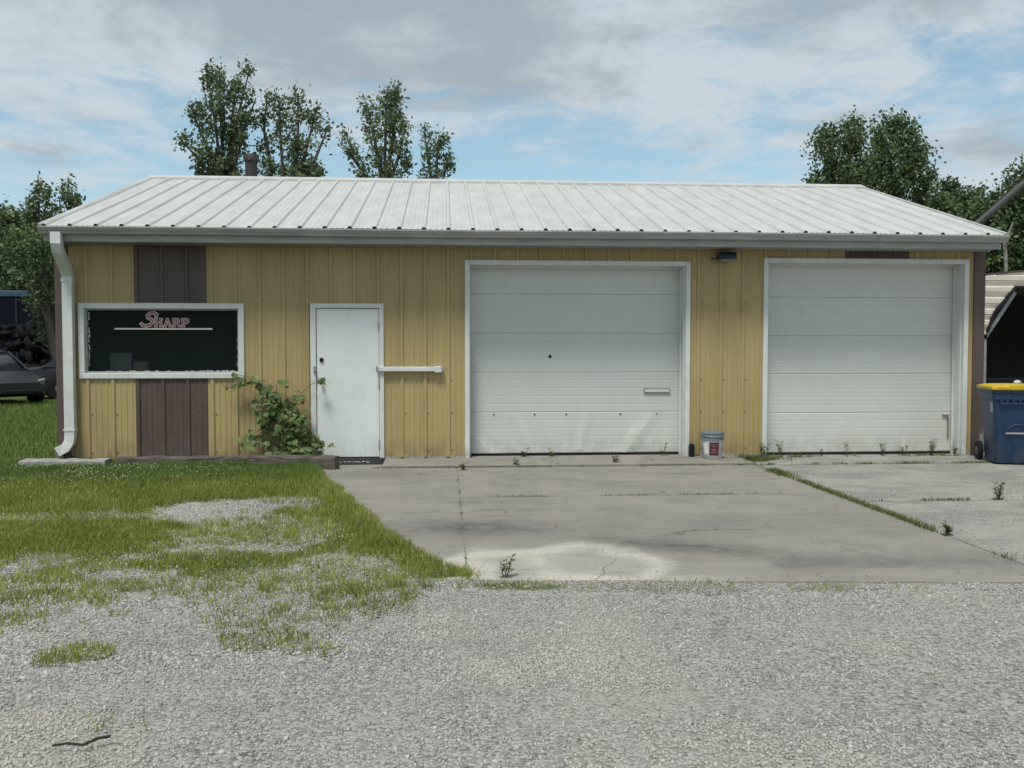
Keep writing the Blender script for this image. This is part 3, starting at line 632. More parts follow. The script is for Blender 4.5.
g1 = garage_door(-0.93, 1.94, 2.555, 0.022, [2.555,2.195,1.668,1.140,0.605,0.05], m_gdoor, 'dented white sectional door with lift handle', dents1)
g2 = garage_door(3.06, 5.83, 2.61, 0.0, [2.61,2.165,1.64,1.115,0.575,0.03], m_gdoor2, 'straight white sectional door nearest the wheeled bin', dents2)
q = MB(); q.box(1.44,1.80,RC-0.022,RC+0.005,0.855,0.925); hs = q.build('handle_slot', m_galv, g1, bevel=0.004)
q = MB(); q.box(1.455,1.785,RC-0.028,RC-0.020,0.87,0.908); q.build('slot_flap', m_white, hs, bevel=0.002)
q = MB(); q.lathe([(0.022,0.0),(0.022,-0.004),(0.016,-0.008),(0.002,-0.010)], 14, 'y', (0.16,RC+0.0,1.355)); q.build('lock_hole', m_dark, g1)
for x_ in (-0.6,-0.05,0.38,1.12,1.62): MB().lathe([(0.011,0.0),(0.011,-0.012),(0.002,-0.013)], 8, 'y', (x_,RC+0.004,0.575)).build('bolt', m_dark, g1)
q = MB(); q.box(5.70,5.79,RC-0.03,RC+0.002,0.53,0.545); q.box(5.775,5.785,RC-0.03,RC+0.002,0.22,0.50); q.build('bent_bracket', mat('rusty_metal',(0.26,0.21,0.17),0.8), g2)
# flood light under the eave
q = MB(); prof = [(math.cos(R(a))*0.085, math.sin(R(a))*0.07) for a in range(0,181,15)]
q.sweep([(2.34,-0.14,2.665),(2.56,-0.14,2.665)], [(-0.09,-0.02)]+[(-c_*1.05, s_) for c_, s_ in prof]+[(0.09,-0.02)], up=(0,0,1)); fx = q.build('flood_light', mat('blue_black_paint',(0.018,0.024,0.045),0.4), B, smooth=True)
MB().box(2.36,2.54,-0.19,-0.09,2.60,2.645).build('lamp_lens', mat('dusty_lens',(0.20,0.20,0.19),0.4), fx, bevel=0.01)
MB().box(2.40,2.50,-0.06,-0.018,2.61,2.71).build('bracket', m_dark, fx)
MB().box(2.25,2.34,-0.10,-0.09,2.640,2.655).build('wire', m_dark, fx)

# survey correction: openings sit 4 cm further right than first measured
def shift_x(o_):
    for ch in o_.children:
        if ch.type == 'MESH' and ch.name.split('.')[0] not in ('roof','gutter','fascia','soffit','corner_trim','side_wall','rear_wall','downspout'):
            n_v = len(ch.data.vertices); co = np.zeros(n_v*3, np.float32); ch.data.vertices.foreach_get('co', co); co = co.reshape(-1,3)
            co[:,0] += 0.042*sst(co[:,0], -6.0, -4.2)*(1-sst(co[:,0], 3.3, 5.7)); ch.data.vertices.foreach_set('co', co.ravel()); ch.data.update(); shift_x(ch)
shift_x(B)
# things inside the office, seen through the glass
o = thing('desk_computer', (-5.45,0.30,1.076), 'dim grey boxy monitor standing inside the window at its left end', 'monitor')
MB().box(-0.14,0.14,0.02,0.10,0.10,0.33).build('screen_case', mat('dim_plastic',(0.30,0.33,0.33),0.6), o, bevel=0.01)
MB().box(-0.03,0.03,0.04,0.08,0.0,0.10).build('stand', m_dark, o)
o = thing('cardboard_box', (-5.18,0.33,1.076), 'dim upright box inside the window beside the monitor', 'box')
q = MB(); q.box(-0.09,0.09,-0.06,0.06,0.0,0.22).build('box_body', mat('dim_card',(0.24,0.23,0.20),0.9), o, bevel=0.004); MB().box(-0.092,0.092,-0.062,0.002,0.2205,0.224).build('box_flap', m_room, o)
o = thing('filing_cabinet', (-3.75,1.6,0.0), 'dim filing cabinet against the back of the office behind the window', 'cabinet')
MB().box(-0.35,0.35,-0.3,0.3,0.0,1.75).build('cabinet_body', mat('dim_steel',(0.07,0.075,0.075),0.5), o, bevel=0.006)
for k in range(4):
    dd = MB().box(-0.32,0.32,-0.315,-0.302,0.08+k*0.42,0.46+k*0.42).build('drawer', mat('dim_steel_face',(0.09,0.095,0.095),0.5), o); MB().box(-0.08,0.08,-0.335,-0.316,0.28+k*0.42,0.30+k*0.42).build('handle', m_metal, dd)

# ---------------------------------------------------------------- timbers and block at the foot of the wall
def rough_beam(name, p0, p1, hw, h, m, lab, cat, group=None, seed=0):
    r_ = random.Random(seed); n = 14; p0 = Vector(p0); p1 = Vector(p1); d_ = (p1-p0).normalized(); s_ = Vector((-d_.y,d_.x,0))
    q = MB(); vs = []; fs = []; pr = [(-1,0),(-1,0.9),(-0.88,1),(0.88,1),(1,0.9),(1,0)]
    for i in range(n):
        c_ = p0.lerp(p1, i/(n-1))
        for a, b in pr: vs.append(c_ + s_*(a*hw + r_.uniform(-.006,.006)) + Vector((0,0,b*h + (r_.uniform(-.008,.004) if b else 0))))
    for i in range(n-1):
        for k in range(6): fs.append((i*6+k, i*6+(k+1)%6, (i+1)*6+(k+1)%6, (i+1)*6+k))
    fs += [tuple(range(6)), tuple(range((n-1)*6, n*6))[::-1]]
    q.add([v_ - p0 for v_ in vs], fs); o = q.build(name, m, None, offset=p0); return tag(o, lab, cat, group)
rough_beam('timber_tie', (-5.25,-0.40,-0.01), (-3.62,-0.46,-0.01), 0.08, 0.135, m_wood, 'weathered timber lying in the grass under the brown stripe', 'timber', seed=1)
rough_beam('timber_tie', (-3.60,-0.58,-0.02), (-2.52,-0.80,-0.01), 0.095, 0.165, m_wood, 'squared grey timber whose cut end reaches the concrete left of the door', 'timber', seed=2)
rough_beam('wood_board', (-5.80,-0.09,-0.01), (-3.02,-0.085,-0.01), 0.05, 0.075, m_wood, 'long thin board along the foot of the yellow wall under the window', 'board', seed=3)
rough_beam('concrete_curb', (-6.36,-0.46,-0.03), (-5.34,-0.48,-0.03), 0.11, 0.135, m_blk, 'pale concrete splash block in clover under the downspout', 'concrete block', seed=4)

# ---------------------------------------------------------------- bucket and dark gap block
o = thing('bucket', (2.275,-0.30,0.022), 'white plastic pail with grey rim and dark red label between the roller doors', 'bucket')
m_buck = mat('scuffed_white_plastic', (0.55,0.55,0.56), 0.45, (0.38,0.37,0.37), 12, extra=None)
q = MB(); q.lathe([(0.118,0.0),(0.126,0.01),(0.142,0.255),(0.142,0.26)], 32); bd = q.build('pail_body', m_buck, o, smooth=True)
q = MB(); q.lathe([(0.143,0.25),(0.150,0.252),(0.150,0.268),(0.146,0.270),(0.146,0.290),(0.153,0.292),(0.153,0.308),(0.148,0.310),(0.148,0.330),(0.156,0.332),(0.156,0.352),(0.150,0.356),(0.143,0.354),(0.138,0.30),(0.130,0.12),(0.02,0.115)], 32)
rm = q.build('rim', mat('grey_blue_plastic',(0.20,0.23,0.25),0.5), o, smooth=True)
q = MB(); q.tube([(0.158*math.cos(R(a)), 0.158*math.sin(R(a)), 0.325-0.03*math.sin(R(a-180))) for a in range(180,361,15)], 0.004, n=6); q.build('wire_handle', m_galv, o)
def lab_patch(a0, a1, z0, z1, m_, nm, par, push=0.0012):
    q = MB(); K = 8
    for k in range(K):
        A, B_ = R(a0+(a1-a0)*k/K), R(a0+(a1-a0)*(k+1)/K); r_ = lambda z: 0.126+(z-0.01)*(0.016/0.245)+push
        q.quad((r_(z0)*math.cos(A), r_(z0)*math.sin(A), z0), (r_(z0)*math.cos(B_), r_(z0)*math.sin(B_), z0), (r_(z1)*math.cos(B_), r_(z1)*math.sin(B_), z1), (r_(z1)*math.cos(A), r_(z1)*math.sin(A), z1))
    return q.build(nm, m_, par)
lb = lab_patch(238, 290, 0.055, 0.225, mat('dark_red_label', (0.085,0.018,0.028), 0.5), 'label', bd)
for i, z_ in enumerate((0.19,0.165,0.13,0.11,0.085)): lab_patch(246+3*(i%2), 283-4*(i%3), z_, z_+0.010, mat('label_print',(0.30,0.14,0.16),0.6), 'print_line', lb, 0.0022)
lab_patch(205, 232, 0.07, 0.22, mat('bright_label',(0.74,0.75,0.76),0.5), 'white_label', bd)
q = MB(); q.box(-0.035,0.035,-0.035,0.035,0.0,0.155); q.box(-0.028,0.028,-0.030,0.030,0.155,0.175); tag(q.build('gap_block', m_dark, None, bevel=0.01, offset=(2.06,-0.08,0.022)), 'small upright black block standing for the dark gap left of the white pail', 'block')  # black block added where there is only a dark gap beside the trim

# ---------------------------------------------------------------- wheeled bin
o = thing('wheeled_bin', (6.02,-0.80,-0.004), 'tall blue wheeled rubbish bin with a yellow lid at the right corner', 'rubbish bin', rz=R(-16))
m_blue = mat('blue_plastic', (0.012,0.045,0.12), 0.45, (0.009,0.034,0.09), 5, spec=0.5, extra=grime((0.10,0.12,0.14), 0.25, 0.5)); m_lid = mat('yellow_plastic', (0.62,0.42,0.02), 0.45, (0.50,0.33,0.02), 6)
def ring(w_, d0, d1, z, r_=0.05, n=5):
    P = []
    for cx, cy, a0 in ((w_-r_, d1-r_, 0), (-w_+r_, d1-r_, 90), (-w_+r_, d0+r_, 180), (w_-r_, d0+r_, 270)):
        for k in range(n): a = R(a0 + 90*k/(n-1)); P.append((cx+r_*math.cos(a), cy+r_*math.sin(a), z))
    return P
q = MB(); rings = [ring(0.235,-0.24,0.22,0.02), ring(0.245,-0.25,0.23,0.04), ring(0.285,-0.315,0.30,0.82), ring(0.305,-0.335,0.315,0.83), ring(0.305,-0.335,0.315,0.90), ring(0.320,-0.35,0.33,0.905), ring(0.320,-0.35,0.33,0.945)]
vs = [p_ for r_ in rings for p_ in r_]; n_ = 20; fs = [tuple(range(n_))[::-1], tuple(range((len(rings)-1)*n_, len(rings)*n_))]
for j in range(len(rings)-1):
    for k in range(n_): fs.append((j*n_+k, j*n_+(k+1)%n_, (j+1)*n_+(k+1)%n_, (j+1)*n_+k))
q.add(vs, fs); bb = q.build('bin_body', m_blue, o, smooth=True)
# raised surround of the front recess + ribs
q = MB(); yf = lambda z: -0.25-0.065*(z-0.04)/0.78
arch = [(-0.15,0.06),(-0.15,0.36)] + [(0.15*math.cos(R(a)), 0.36+0.15*math.sin(R(a))) for a in range(165,0,-15)] + [(0.15,0.36),(0.15,0.06)]
q.tube([(x_, yf(z_)-0.002, z_) for x_, z_ in arch], 0.012, n=8); q.build('arch_rib', m_blue, bb, smooth=True)
q = MB()
for k in range(7): x_ = -0.21+k*0.07; q.box(x_-0.012, x_+0.012, yf(0.8)-0.030, yf(0.8)+0.01, 0.79, 0.90)
q.box(-0.23,0.23,yf(0.76)-0.035,yf(0.76)+0.01,0.765,0.785); q.build('front_rib', m_blue, bb, bevel=0.005)
q = MB(); q.tube([(-0.145,yf(0.38)-0.02,0.40),(0.145,yf(0.38)-0.02,0.40)], 0.013, n=10); q.build('lift_bar', m_galv, o, smooth=True)
q = MB(); lr = [ring(0.325,-0.37,0.335,0.947), ring(0.330,-0.375,0.34,0.955), ring(0.328,-0.372,0.338,0.985,0.06), ring(0.28,-0.31,0.30,1.005,0.08), ring(0.20,-0.22,0.2,1.015,0.08)]
vs = [p_ for r_ in lr for p_ in r_]; fs = [tuple(range(n_))[::-1], tuple(range((len(lr)-1)*n_, len(lr)*n_))]
for j in range(len(lr)-1):
    for k in range(n_): fs.append((j*n_+k, j*n_+(k+1)%n_, (j+1)*n_+(k+1)%n_, (j+1)*n_+k))
q.add(vs, fs); q.box(-0.12,0.12,-0.385,-0.30,0.96,1.005); ld = q.build('lid', m_lid, o, smooth=True)
q = MB(); q.tube([(-0.27,0.36,0.93),(0.27,0.36,0.93)], 0.015, n=8); q.box(-0.28,-0.25,0.31,0.37,0.91,0.95); q.box(0.25,0.28,0.31,0.37,0.91,0.95); q.build('grab_handle', m_blue, o)
for s_ in (-1, 1):
    q = MB(); q.lathe([(0.06,-0.028),(0.118,-0.028),(0.126,-0.018),(0.126,0.018),(0.118,0.028),(0.06,0.028)], 28, 'x', (s_*0.295,0.27,0.126)); wh = q.build('wheel', m_dark, o, smooth=True)
    q = MB(); q.lathe([(0.01,-0.034),(0.055,-0.030),(0.07,-0.012),(0.07,0.012),(0.055,0.030),(0.01,0.034)], 20, 'x', (s_*0.295,0.27,0.126)); q.build('hub', mat('grey_hub',(0.10,0.10,0.10),0.5), wh, smooth=True)
q = MB(); q.tube([(-0.30,0.27,0.126),(0.30,0.27,0.126)], 0.011, n=8); q.build('axle', m_galv, o)
for a in (-0.275,0.255): MB().box(a,a+0.02,0.20,0.32,0.10,0.34).build('axle_bracket', m_gut, o)
st = MB(); st.quad((-0.2795,-0.24,0.66),(-0.2795,-0.14,0.66),(-0.2855,-0.14,0.79),(-0.2855,-0.24,0.79)); sk = st.build('sticker', mat('faded_sticker',(0.50,0.56,0.60),0.6,(0.25,0.33,0.42),14), bb)
o2 = tag(MB().lathe([(0.03,0.0),(0.055,0.012),(0.05,0.035),(0.02,0.05),(0.002,0.052)], 9).build('crumpled_bag', m_white, None, offset=(6.07,-0.85,1.008)), 'small crumpled white bag on the yellow lid of the bin', 'bag')
o2.scale = (1.2,0.8,1); o2.rotation_euler.z = 0.6

# ---------------------------------------------------------------- carport at the right
CY = 2.6
p_top = at(984, 275, CY); p_l = at(984, 460, CY)
cx0 = at(986, 330, CY).x - 0.5; ctop = p_top.z
o = thing('metal_carport', (cx0, CY, 0), 'white ribbed metal carport with a dark open front behind the blue bin', 'carport')
m_cp = mat('cream_ribbed_metal', (0.68,0.64,0.56), 0.5, (0.58,0.54,0.47), 3, (1,1,4), extra=grime((0.2,0.15,0.11),0.3,0.3))
W2, D2 = 6.2, 6.5
# front gable sheet: horizontal ribs, opening with chamfered corners
q = MB(); zt0 = ctop-0.05
def open_top(x): # opening edge height at local x
    return np.interp(x, [0.50,0.62,0.98,W2-0.98,W2-0.62,W2-0.5], [ctop-0.95,ctop-0.62,ctop-0.20,ctop-0.20,ctop-0.62,ctop-0.95])
xsn = sorted(set([0.0,0.50,0.62,0.98,W2-0.98,W2-0.62,W2-0.5,W2]+list(np.linspace(0,W2,25))))
def gable_top(x): return ctop - 0.06 + 0.10*min(x, W2-x)
xf = np.linspace(0, W2, 125)
for i in range(len(xf)-1):
    a, b = xf[i], xf[i+1]; mid = (a+b)/2; za = float(open_top(mid)) if 0.5 <= mid <= W2-0.5 else ctop-0.98
    z_ = ctop-1.02; j = 0
    while z_ < gable_top(mid):
        d0, d1 = (-0.024, 0.0) if j % 2 else (0.0, -0.024); h_ = 0.075 if j % 2 == 0 else 0.018; lo_ = max(z_, za); hi_ = min(z_+h_, gable_top(mid))
        if hi_ > lo_: q.quad((a,-0.024 if j%4 < 1 else d0,lo_),(b,-0.024 if j%4 < 1 else d0,lo_),(b,d1 if j%4 else -0.024,hi_),(a,d1 if j%4 else -0.024,hi_))
        z_ += h_; j += 1
q.build('front_sheet', m_cp, o)
q = MB()
m_ds = mat('dark_side_sheet',(0.06,0.06,0.065),0.7)  # walls coloured dark and rear closed off to stand for shade inside
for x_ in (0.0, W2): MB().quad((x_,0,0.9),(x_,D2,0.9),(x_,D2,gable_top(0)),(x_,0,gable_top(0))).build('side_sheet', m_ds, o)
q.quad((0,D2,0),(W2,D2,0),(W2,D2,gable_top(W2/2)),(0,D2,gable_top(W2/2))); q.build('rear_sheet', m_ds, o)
q = MB(); 
for a, b in ((0-0.12,W2/2),(W2/2,W2+0.12)):
    q.add([(a,-0.01,gable_top(max(0,min(W2,a)))+0.03),(b,-0.01,gable_top(max(0,min(W2,b)))+0.03),(b,D2+0.1,gable_top(max(0,min(W2,b)))+0.03),(a,D2+0.1,gable_top(max(0,min(W2,a)))+0.03)],[(0,1,2,3)])
q.build('carport_roof', m_cp, o)
for x_ in (0.50, W2-0.50):
    q = MB(); q.box(x_-0.035, x_+0.035, 0.03, 0.10, 0.0, ctop-0.70); q.build('post', m_galv, o)
for a, b in ((0.50,1.02),(W2-0.50,W2-1.02)): MB().sweep([(a,0.06,ctop-1.05),(b,0.06,ctop-0.28)], [(-0.03,-0.03),(0.03,-0.03),(0.03,0.03),(-0.03,0.03)]).build('corner_brace', m_galv, o)
q = MB(); 
for k in range(len(xsn)-1):
    a, b = xsn[k], xsn[k+1]
    if a >= 0.5 and b <= W2-0.5: q.sweep([(a,-0.03,float(open_top(a))),(b,-0.03,float(open_top(b)))], [(-0.02,-0.02),(0.02,-0.02),(0.02,0.02),(-0.02,0.02)])
q.build('opening_trim', m_dark, o)
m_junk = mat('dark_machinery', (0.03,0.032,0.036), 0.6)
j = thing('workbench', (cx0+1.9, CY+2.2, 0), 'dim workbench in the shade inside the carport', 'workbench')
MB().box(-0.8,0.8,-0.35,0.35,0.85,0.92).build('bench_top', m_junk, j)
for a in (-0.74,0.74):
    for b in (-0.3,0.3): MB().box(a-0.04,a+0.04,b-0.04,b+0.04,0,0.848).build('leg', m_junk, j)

# slanting steel boom beyond the roof
pa, pb = at(975,226,9.0), at(1060,152,9.0)
o = thing('grain_auger', (pa.x, 9.0, 0), 'long grey steel tube slanting up beyond the right end of the roof', 'auger')
d_ = (pb-pa).normalized(); lo = pa - d_*3.8; hi = pb + d_*1.2
off = Vector((pa.x, 9.0, 0))
tb = MB().tube([lo-off, hi-off], 0.09, n=16).build('auger_tube', mat('dull_grey_steel',(0.045,0.05,0.05),0.6,(0.03,0.033,0.033)), o, smooth=True)
q = MB(); q.tube([hi-off, hi-off+Vector((0.12,0,-0.5))], 0.11, n=12); q.build('spout', m_flue, o, smooth=True)
pm = lo.lerp(hi, 0.93)-off
for s_ in (-1, 1): MB().tube([pm, Vector((pm.x-0.2, s_*0.9, 0.0))], 0.03, n=6).build('support_leg', m_flue, o)
MB().lathe([(0.30,0.0),(0.32,0.4),(0.20,0.5),(0.02,0.52)], 14, 'z', tuple((lo-off)+Vector((0,0,-(lo.z)-0.0)))).build('intake_hopper', m_flue, o)

# ---------------------------------------------------------------- vehicles and tyres at the far left
def car(loc, rz, paint, lab, cat='car', L_=4.5, tall=1.42):
    o = thing('parked_car', loc, lab, cat, rz=rz)
    # side outline (x forward, z up)
    def loft(secs, nm, m_, par):
        q = MB(); n = len(secs[0][1]); vs = [(x_, y_, z_) for x_, pr in secs for y_, z_ in pr]; fs = [tuple(range(n))[::-1], tuple(range((len(secs)-1)*n, len(secs)*n))]
        for i in range(len(secs)-1):
            for k in range(n): fs.append((i*n+k, i*n+(k+1)%n, (i+1)*n+(k+1)%n, (i+1)*n+k))
        q.add(vs, fs); return q.build(nm, m_, par, smooth=True)
    def body_sec(x_, w_, zb_, zt_): return (x_, [(-w_,zb_),(-w_*1.03,(zb_+zt_)/2),(-w_*0.97,zt_-0.07),(-w_*0.82,zt_),(w_*0.82,zt_),(w_*0.97,zt_-0.07),(w_*1.03,(zb_+zt_)/2),(w_,zb_)])
    bs = [body_sec(a*L_, b, c_, d) for a, b, c_, d in ((-0.5,0.62,0.42,0.80),(-0.47,0.80,0.28,0.92),(-0.36,0.87,0.22,0.97),(-0.1,0.88,0.20,0.95),(0.15,0.88,0.20,0.93),(0.33,0.85,0.22,0.84),(0.45,0.76,0.24,0.72),(0.5,0.58,0.34,0.60))]
    bd = loft(bs, 'body', paint, o)
    cs = [(a*L_, [(-b,c_),(-b*0.80,d),(b*0.80,d),(b,c_)]) for a, b, c_, d in ((-0.40,0.80,0.94,0.97),(-0.26,0.81,0.93,tall-0.04),(-0.05,0.81,0.93,tall),(0.06,0.81,0.92,tall-0.04),(0.24,0.80,0.86,0.90))]
    loft(cs, 'cabin', m_cglass, bd)
    rs = [(a*L_, [(-b,d-0.02),(-b*0.95,d+0.015),(b*0.95,d+0.015),(b,d-0.02)]) for a, b, d in ((-0.265,0.63,tall-0.04),(-0.05,0.66,tall),(0.065,0.63,tall-0.04))]
    loft(rs, 'roof', paint, bd)
    for s_ in (-1, 1):
        MB().tube([(0.06*L_,s_*0.65,tall-0.03),(0.245*L_,s_*0.79,0.885)], 0.028, n=6).build('pillar', paint, bd)
        q = MB(); q.sweep([(0.475*L_,s_*0.50,0.60),(0.435*L_,s_*0.74,0.63)], [(-0.05,-0.07),(0.05,-0.06),(0.04,0.07),(-0.05,0.05)]); q.build('headlight', mat('clear_lamp',(0.75,0.77,0.78),0.15), o, bevel=0.01)
        q = MB(); q.sweep([(-0.492*L_,s_*0.50,0.76),(-0.465*L_,s_*0.74,0.78)], [(-0.05,-0.07),(0.05,-0.07),(0.05,0.07),(-0.05,0.07)]); q.build('tail_light', mat('red_lamp',(0.45,0.03,0.02),0.2), o, bevel=0.01)
        for fx_ in (-0.31, 0.31):
            q = MB(); q.lathe([(0.20,-0.10),(0.30,-0.10),(0.325,-0.08),(0.325,0.08),(0.30,0.10),(0.20,0.10)], 24, 'y', (fx_*L_,s_*0.80,0.325)); wh = q.build('wheel', m_dark, o, smooth=True)
            q = MB(); q.lathe([(0.02,-0.105),(0.19,-0.095),(0.20,-0.06),(0.20,0.06),(0.19,0.095),(0.02,0.105)], 16, 'y', (fx_*L_,s_*0.80,0.325)); q.build('rim', m_galv, wh, smooth=True)
    MB().box(0.40*L_,0.515*L_,-0.5,0.5,0.32,0.42).build('front_bumper', m_dark, o, bevel=0.02)
    MB().box(-0.515*L_,-0.45*L_,-0.55,0.55,0.36,0.50).build('rear_bumper', m_dark, o, bevel=0.02)
    return o
pc = at(25, 398, 13.5)
pc = at(16, 378, 12.0)
car((pc.x-1.62, 13.45, 0), R(-40), mat('shaded_silver_paint',(0.03,0.035,0.038),0.45,spec=0.3), 'silver car at the left edge showing one clear headlight')  # silver darkened nearly to black, tree shade put into the paint colour
pc = at(30, 398, 16.0)
car((pc.x+2.0, 16.6, 0), R(28), mat('black_paint',(0.012,0.012,0.015),0.2,spec=0.6), 'black car with a red lamp behind the silver car')
# old tyres heaped on a rack
tproto = None
def tyre_mesh():
    q = MB(); q.lathe([(0.20,-0.09),(0.30,-0.11),(0.335,-0.08),(0.345,0.0),(0.335,0.08),(0.30,0.11),(0.20,0.09),(0.19,0.0),(0.20,-0.09)], 24); q.f = q.f[:-2]; return q
ty0 = tyre_mesh().build('tyre', mat('old_tyre',(0.012,0.012,0.014),0.9,spec=0.12), None, smooth='all')  # tyre colour lowered to stand in for the shade of the trees
k = 0
posn = ['at the left edge of the heap','second from the left in the heap','third from the left in the heap','in the middle of the heap','right of the heap middle','at the right end of the heap']
for row, (z_, ry) in enumerate(((1.18,0.25),(1.55,-0.2),(1.92,0.3),(0.8,0.1))):
    for i in range(6):
        p_ = at(2+i*11+row*3, 330, 18.0+0.25*row)
        c_ = ty0 if k == 0 else ty0.copy()
        if k: COL.objects.link(c_)
        k += 1
        c_.location = (p_.x, 18.0+0.12*(i%3), z_+0.05*((i*7+row)%3)); c_.rotation_euler = (R([8,70,20,85,35,60][(i+row)%6]), ry+0.15*i, 0.4*i)
        tag(c_, 'old tyre %s, %s' % (posn[i], ['third layer up','second layer from the top','top layer','bottom layer'][row]), 'tyre', 'old tyres heaped behind the parked cars')
p_ = at(28, 300, 18.3)
o = thing('steel_rack', (p_.x, 18.2, 0), 'dark low steel rack holding the heap of old tyres', 'rack')
for z_ in (0.50,): MB().box(-1.6,1.8,-0.45,0.45,z_,z_+0.05).build('shelf', m_junk, o)
for a in (-1.6,1.75):
    for b in (-0.45,0.40): MB().box(a,a+0.05,b,b+0.05,0,2.35).build('post', m_junk, o)
# blue-topped box trailer
p_ = at(22, 290, 20.5)
o = thing('box_trailer', (p_.x-1.6, 20.8, 0), 'dark box trailer with a pale blue top edge behind the tyres', 'trailer')
m_nv = mat('navy_sheet',(0.004,0.007,0.014),0.7,spec=0.1)  # navy lowered further, tree shade put into the colour
zt = p_.z
MB().box(-4,2.3,0,2.4,0.9,zt-0.22).build('box', m_nv, o, bevel=0.03)
MB().box(-4.03,2.33,-0.03,2.43,zt-0.22,zt).build('top_rail', mat('blue_sheet',(0.03,0.07,0.12),0.5), o, bevel=0.03)
q = MB()
for k in range(9): q.box(-3.8+k*0.72,-3.74+k*0.72,-0.028,-0.002,1.0,zt-0.25)
q.build('side_rib', mat('navy_rib',(0.010,0.016,0.026),0.5), o)
for x_ in (-2.9,-2.1,1.2):
    MB().lathe([(0.22,-0.12),(0.46,-0.12),(0.50,-0.08),(0.50,0.08),(0.46,0.12),(0.22,0.12)], 20, 'y', (x_,0.3,0.5)).build('wheel', m_dark, o, smooth=True)
MB().box(-3.9,2.2,0.2,2.2,0.75,0.90).build('chassis', m_junk, o)

# ---------------------------------------------------------------- foliage helper
def leaves(centres, n_per, sigma, size, seed, flat=0.0):
    r_ = np.random.default_rng(seed); C_ = np.repeat(np.asarray(centres), n_per, 0)
    P = C_ + r_.normal(0, 1, C_.shape)*np.asarray(sigma); n = len(P)
    a = r_.normal(0,1,(n,3)); a[:,2] *= (1-flat); a /= np.linalg.norm(a,axis=1,keepdims=True)
    b = r_.normal(0,1,(n,3)); b -= (b*a).sum(1,keepdims=True)*a; b /= np.linalg.norm(b,axis=1,keepdims=True)
    s_ = size*r_.uniform(0.4,1.3,(n,1)); 
    V = np.stack([P-a*s_, P+b*s_*0.62, P+a*s_, P-b*s_*0.62],1).reshape(-1,3)
    return V, np.arange(4*n).reshape(n,4)
def tree(name, lab, Y, plumes, trunk_px, m_leaf, group, dens=1.0, leaf=0.078, rscale=1.0, bark=None, cat='tree', seed=0, low=None):
    """plumes: [(points in survey coords), radius m]; each becomes a limb wrapped in leaf clumps"""
    r_ = np.random.default_rng(seed+11); base = at(trunk_px, 384, Y); base.z = 0
    o = thing(name, tuple(base), lab, cat, group); bark = bark or m_bark
    C_ = []; limbs = MB()
    for pts, rad in plumes:
        yo = r_.uniform(-0.9, 0.9)*rscale
        P = [np.array(at(a, b, Y+yo*(1-0.4*k))) for k, (a, b) in enumerate(pts)]
        root = np.array([base.x, Y, max(0.8, P[-1][2]-2.0)]); P2 = P + [root]
        limbs.tube([Vector(q_)-base for q_ in P2[::-1]], 0.05 if name == 'bare_sapling' else 0.11, 0.02, 6)
        for i in range(len(P)-1):
            ln_ = np.linalg.norm(P[i+1]-P[i]); n = int(ln_*rad*rad*38*dens)+int(ln_*7*dens)
            tt = r_.random(n)[:,None]; rr = rad*(0.55 + 0.75*min(1,(i+0.3)))
            d_ = r_.normal(0,1,(n,3)); d_ /= np.linalg.norm(d_,axis=1,keepdims=True)
            taper = (0.35+0.65*np.minimum(1, (tt if i == 0 else 1.0)*1.6))
            n = int(n*0.30)+1; tt = tt[:n]; d_ = d_[:n]; taper = taper[:n] if np.ndim(taper) else taper
            A_ = P[i] + (P[i+1]-P[i])*tt; d_[:,2] *= 0.35; tip = d_*rr*taper + np.array([0,0,1.0])*rad*r_.uniform(0.2,1.15,(n,1))*taper
            for q_ in (0.45, 0.72, 1.0): C_.append(A_ + tip*q_*r_.uniform(0.8,1.1,(n,1)))
    C_ = np.concatenate(C_) - np.array(base)
    if low is not None: C_ = C_[C_[:,2] > low]
    V, Fc = leaves(C_, 20, (0.12*rscale,0.12*rscale,0.16*rscale), leaf*0.92, seed)
    mesh_np('crown', V, Fc, m_leaf, o)
    tr_ = 0.07 if name == 'bare_sapling' else 0.24
    limbs.tube([(0,0,-0.1),(0.05,0,1.0),(0.0,0,3.0)], tr_, tr_*0.65, 8); limbs.build('trunk', bark, o, smooth=True)
    return o
G1 = 'cottonwoods standing behind the roof'
tree('cottonwood_tree','tallest cottonwood, left of the flue pipe, with upright plumes',20,[([(207,70),(214,115),(222,178),(224,230)],0.50),([(219,68),(221,115),(224,180)],0.42),([(249,72),(239,112),(230,168),(228,215)],0.52),
   ([(236,84),(232,120),(226,180)],0.36),([(177,136),(200,160),(222,192)],0.46),([(190,106),(205,142),(220,190)],0.40),([(200,172),(222,205)],0.45),([(256,98),(244,130),(232,175)],0.34)],226,m_leaf1,G1,seed=1)
tree('cottonwood_tree','broad cottonwood just right of the flue pipe',20.5,[([(267,95),(264,130),(275,188)],0.40),([(279,95),(280,130),(284,188),(286,230)],0.46),([(298,93),(298,130),(294,188)],0.46),
   ([(316,112),(308,142),(297,188)],0.42),([(327,130),(318,152),(302,192)],0.36),([(325,168),(306,200)],0.42),([(262,160),(278,195)],0.4),([(310,165),(298,205)],0.5)],287,m_leaf1,G1,seed=2)
tree('cottonwood_tree','tall narrow cottonwood alone near the middle of the roof ridge',21,[([(388,86),(386,120),(384,190),(384,230)],0.58),([(367,103),(373,132),(381,172)],0.42),([(398,92),(394,130),(388,170)],0.36),
   ([(405,128),(400,152),(387,192)],0.34),([(347,135),(353,158),(378,195)],0.36),([(409,164),(391,195)],0.38),([(356,172),(380,198)],0.30)],384,m_leaf1,G1,seed=3)
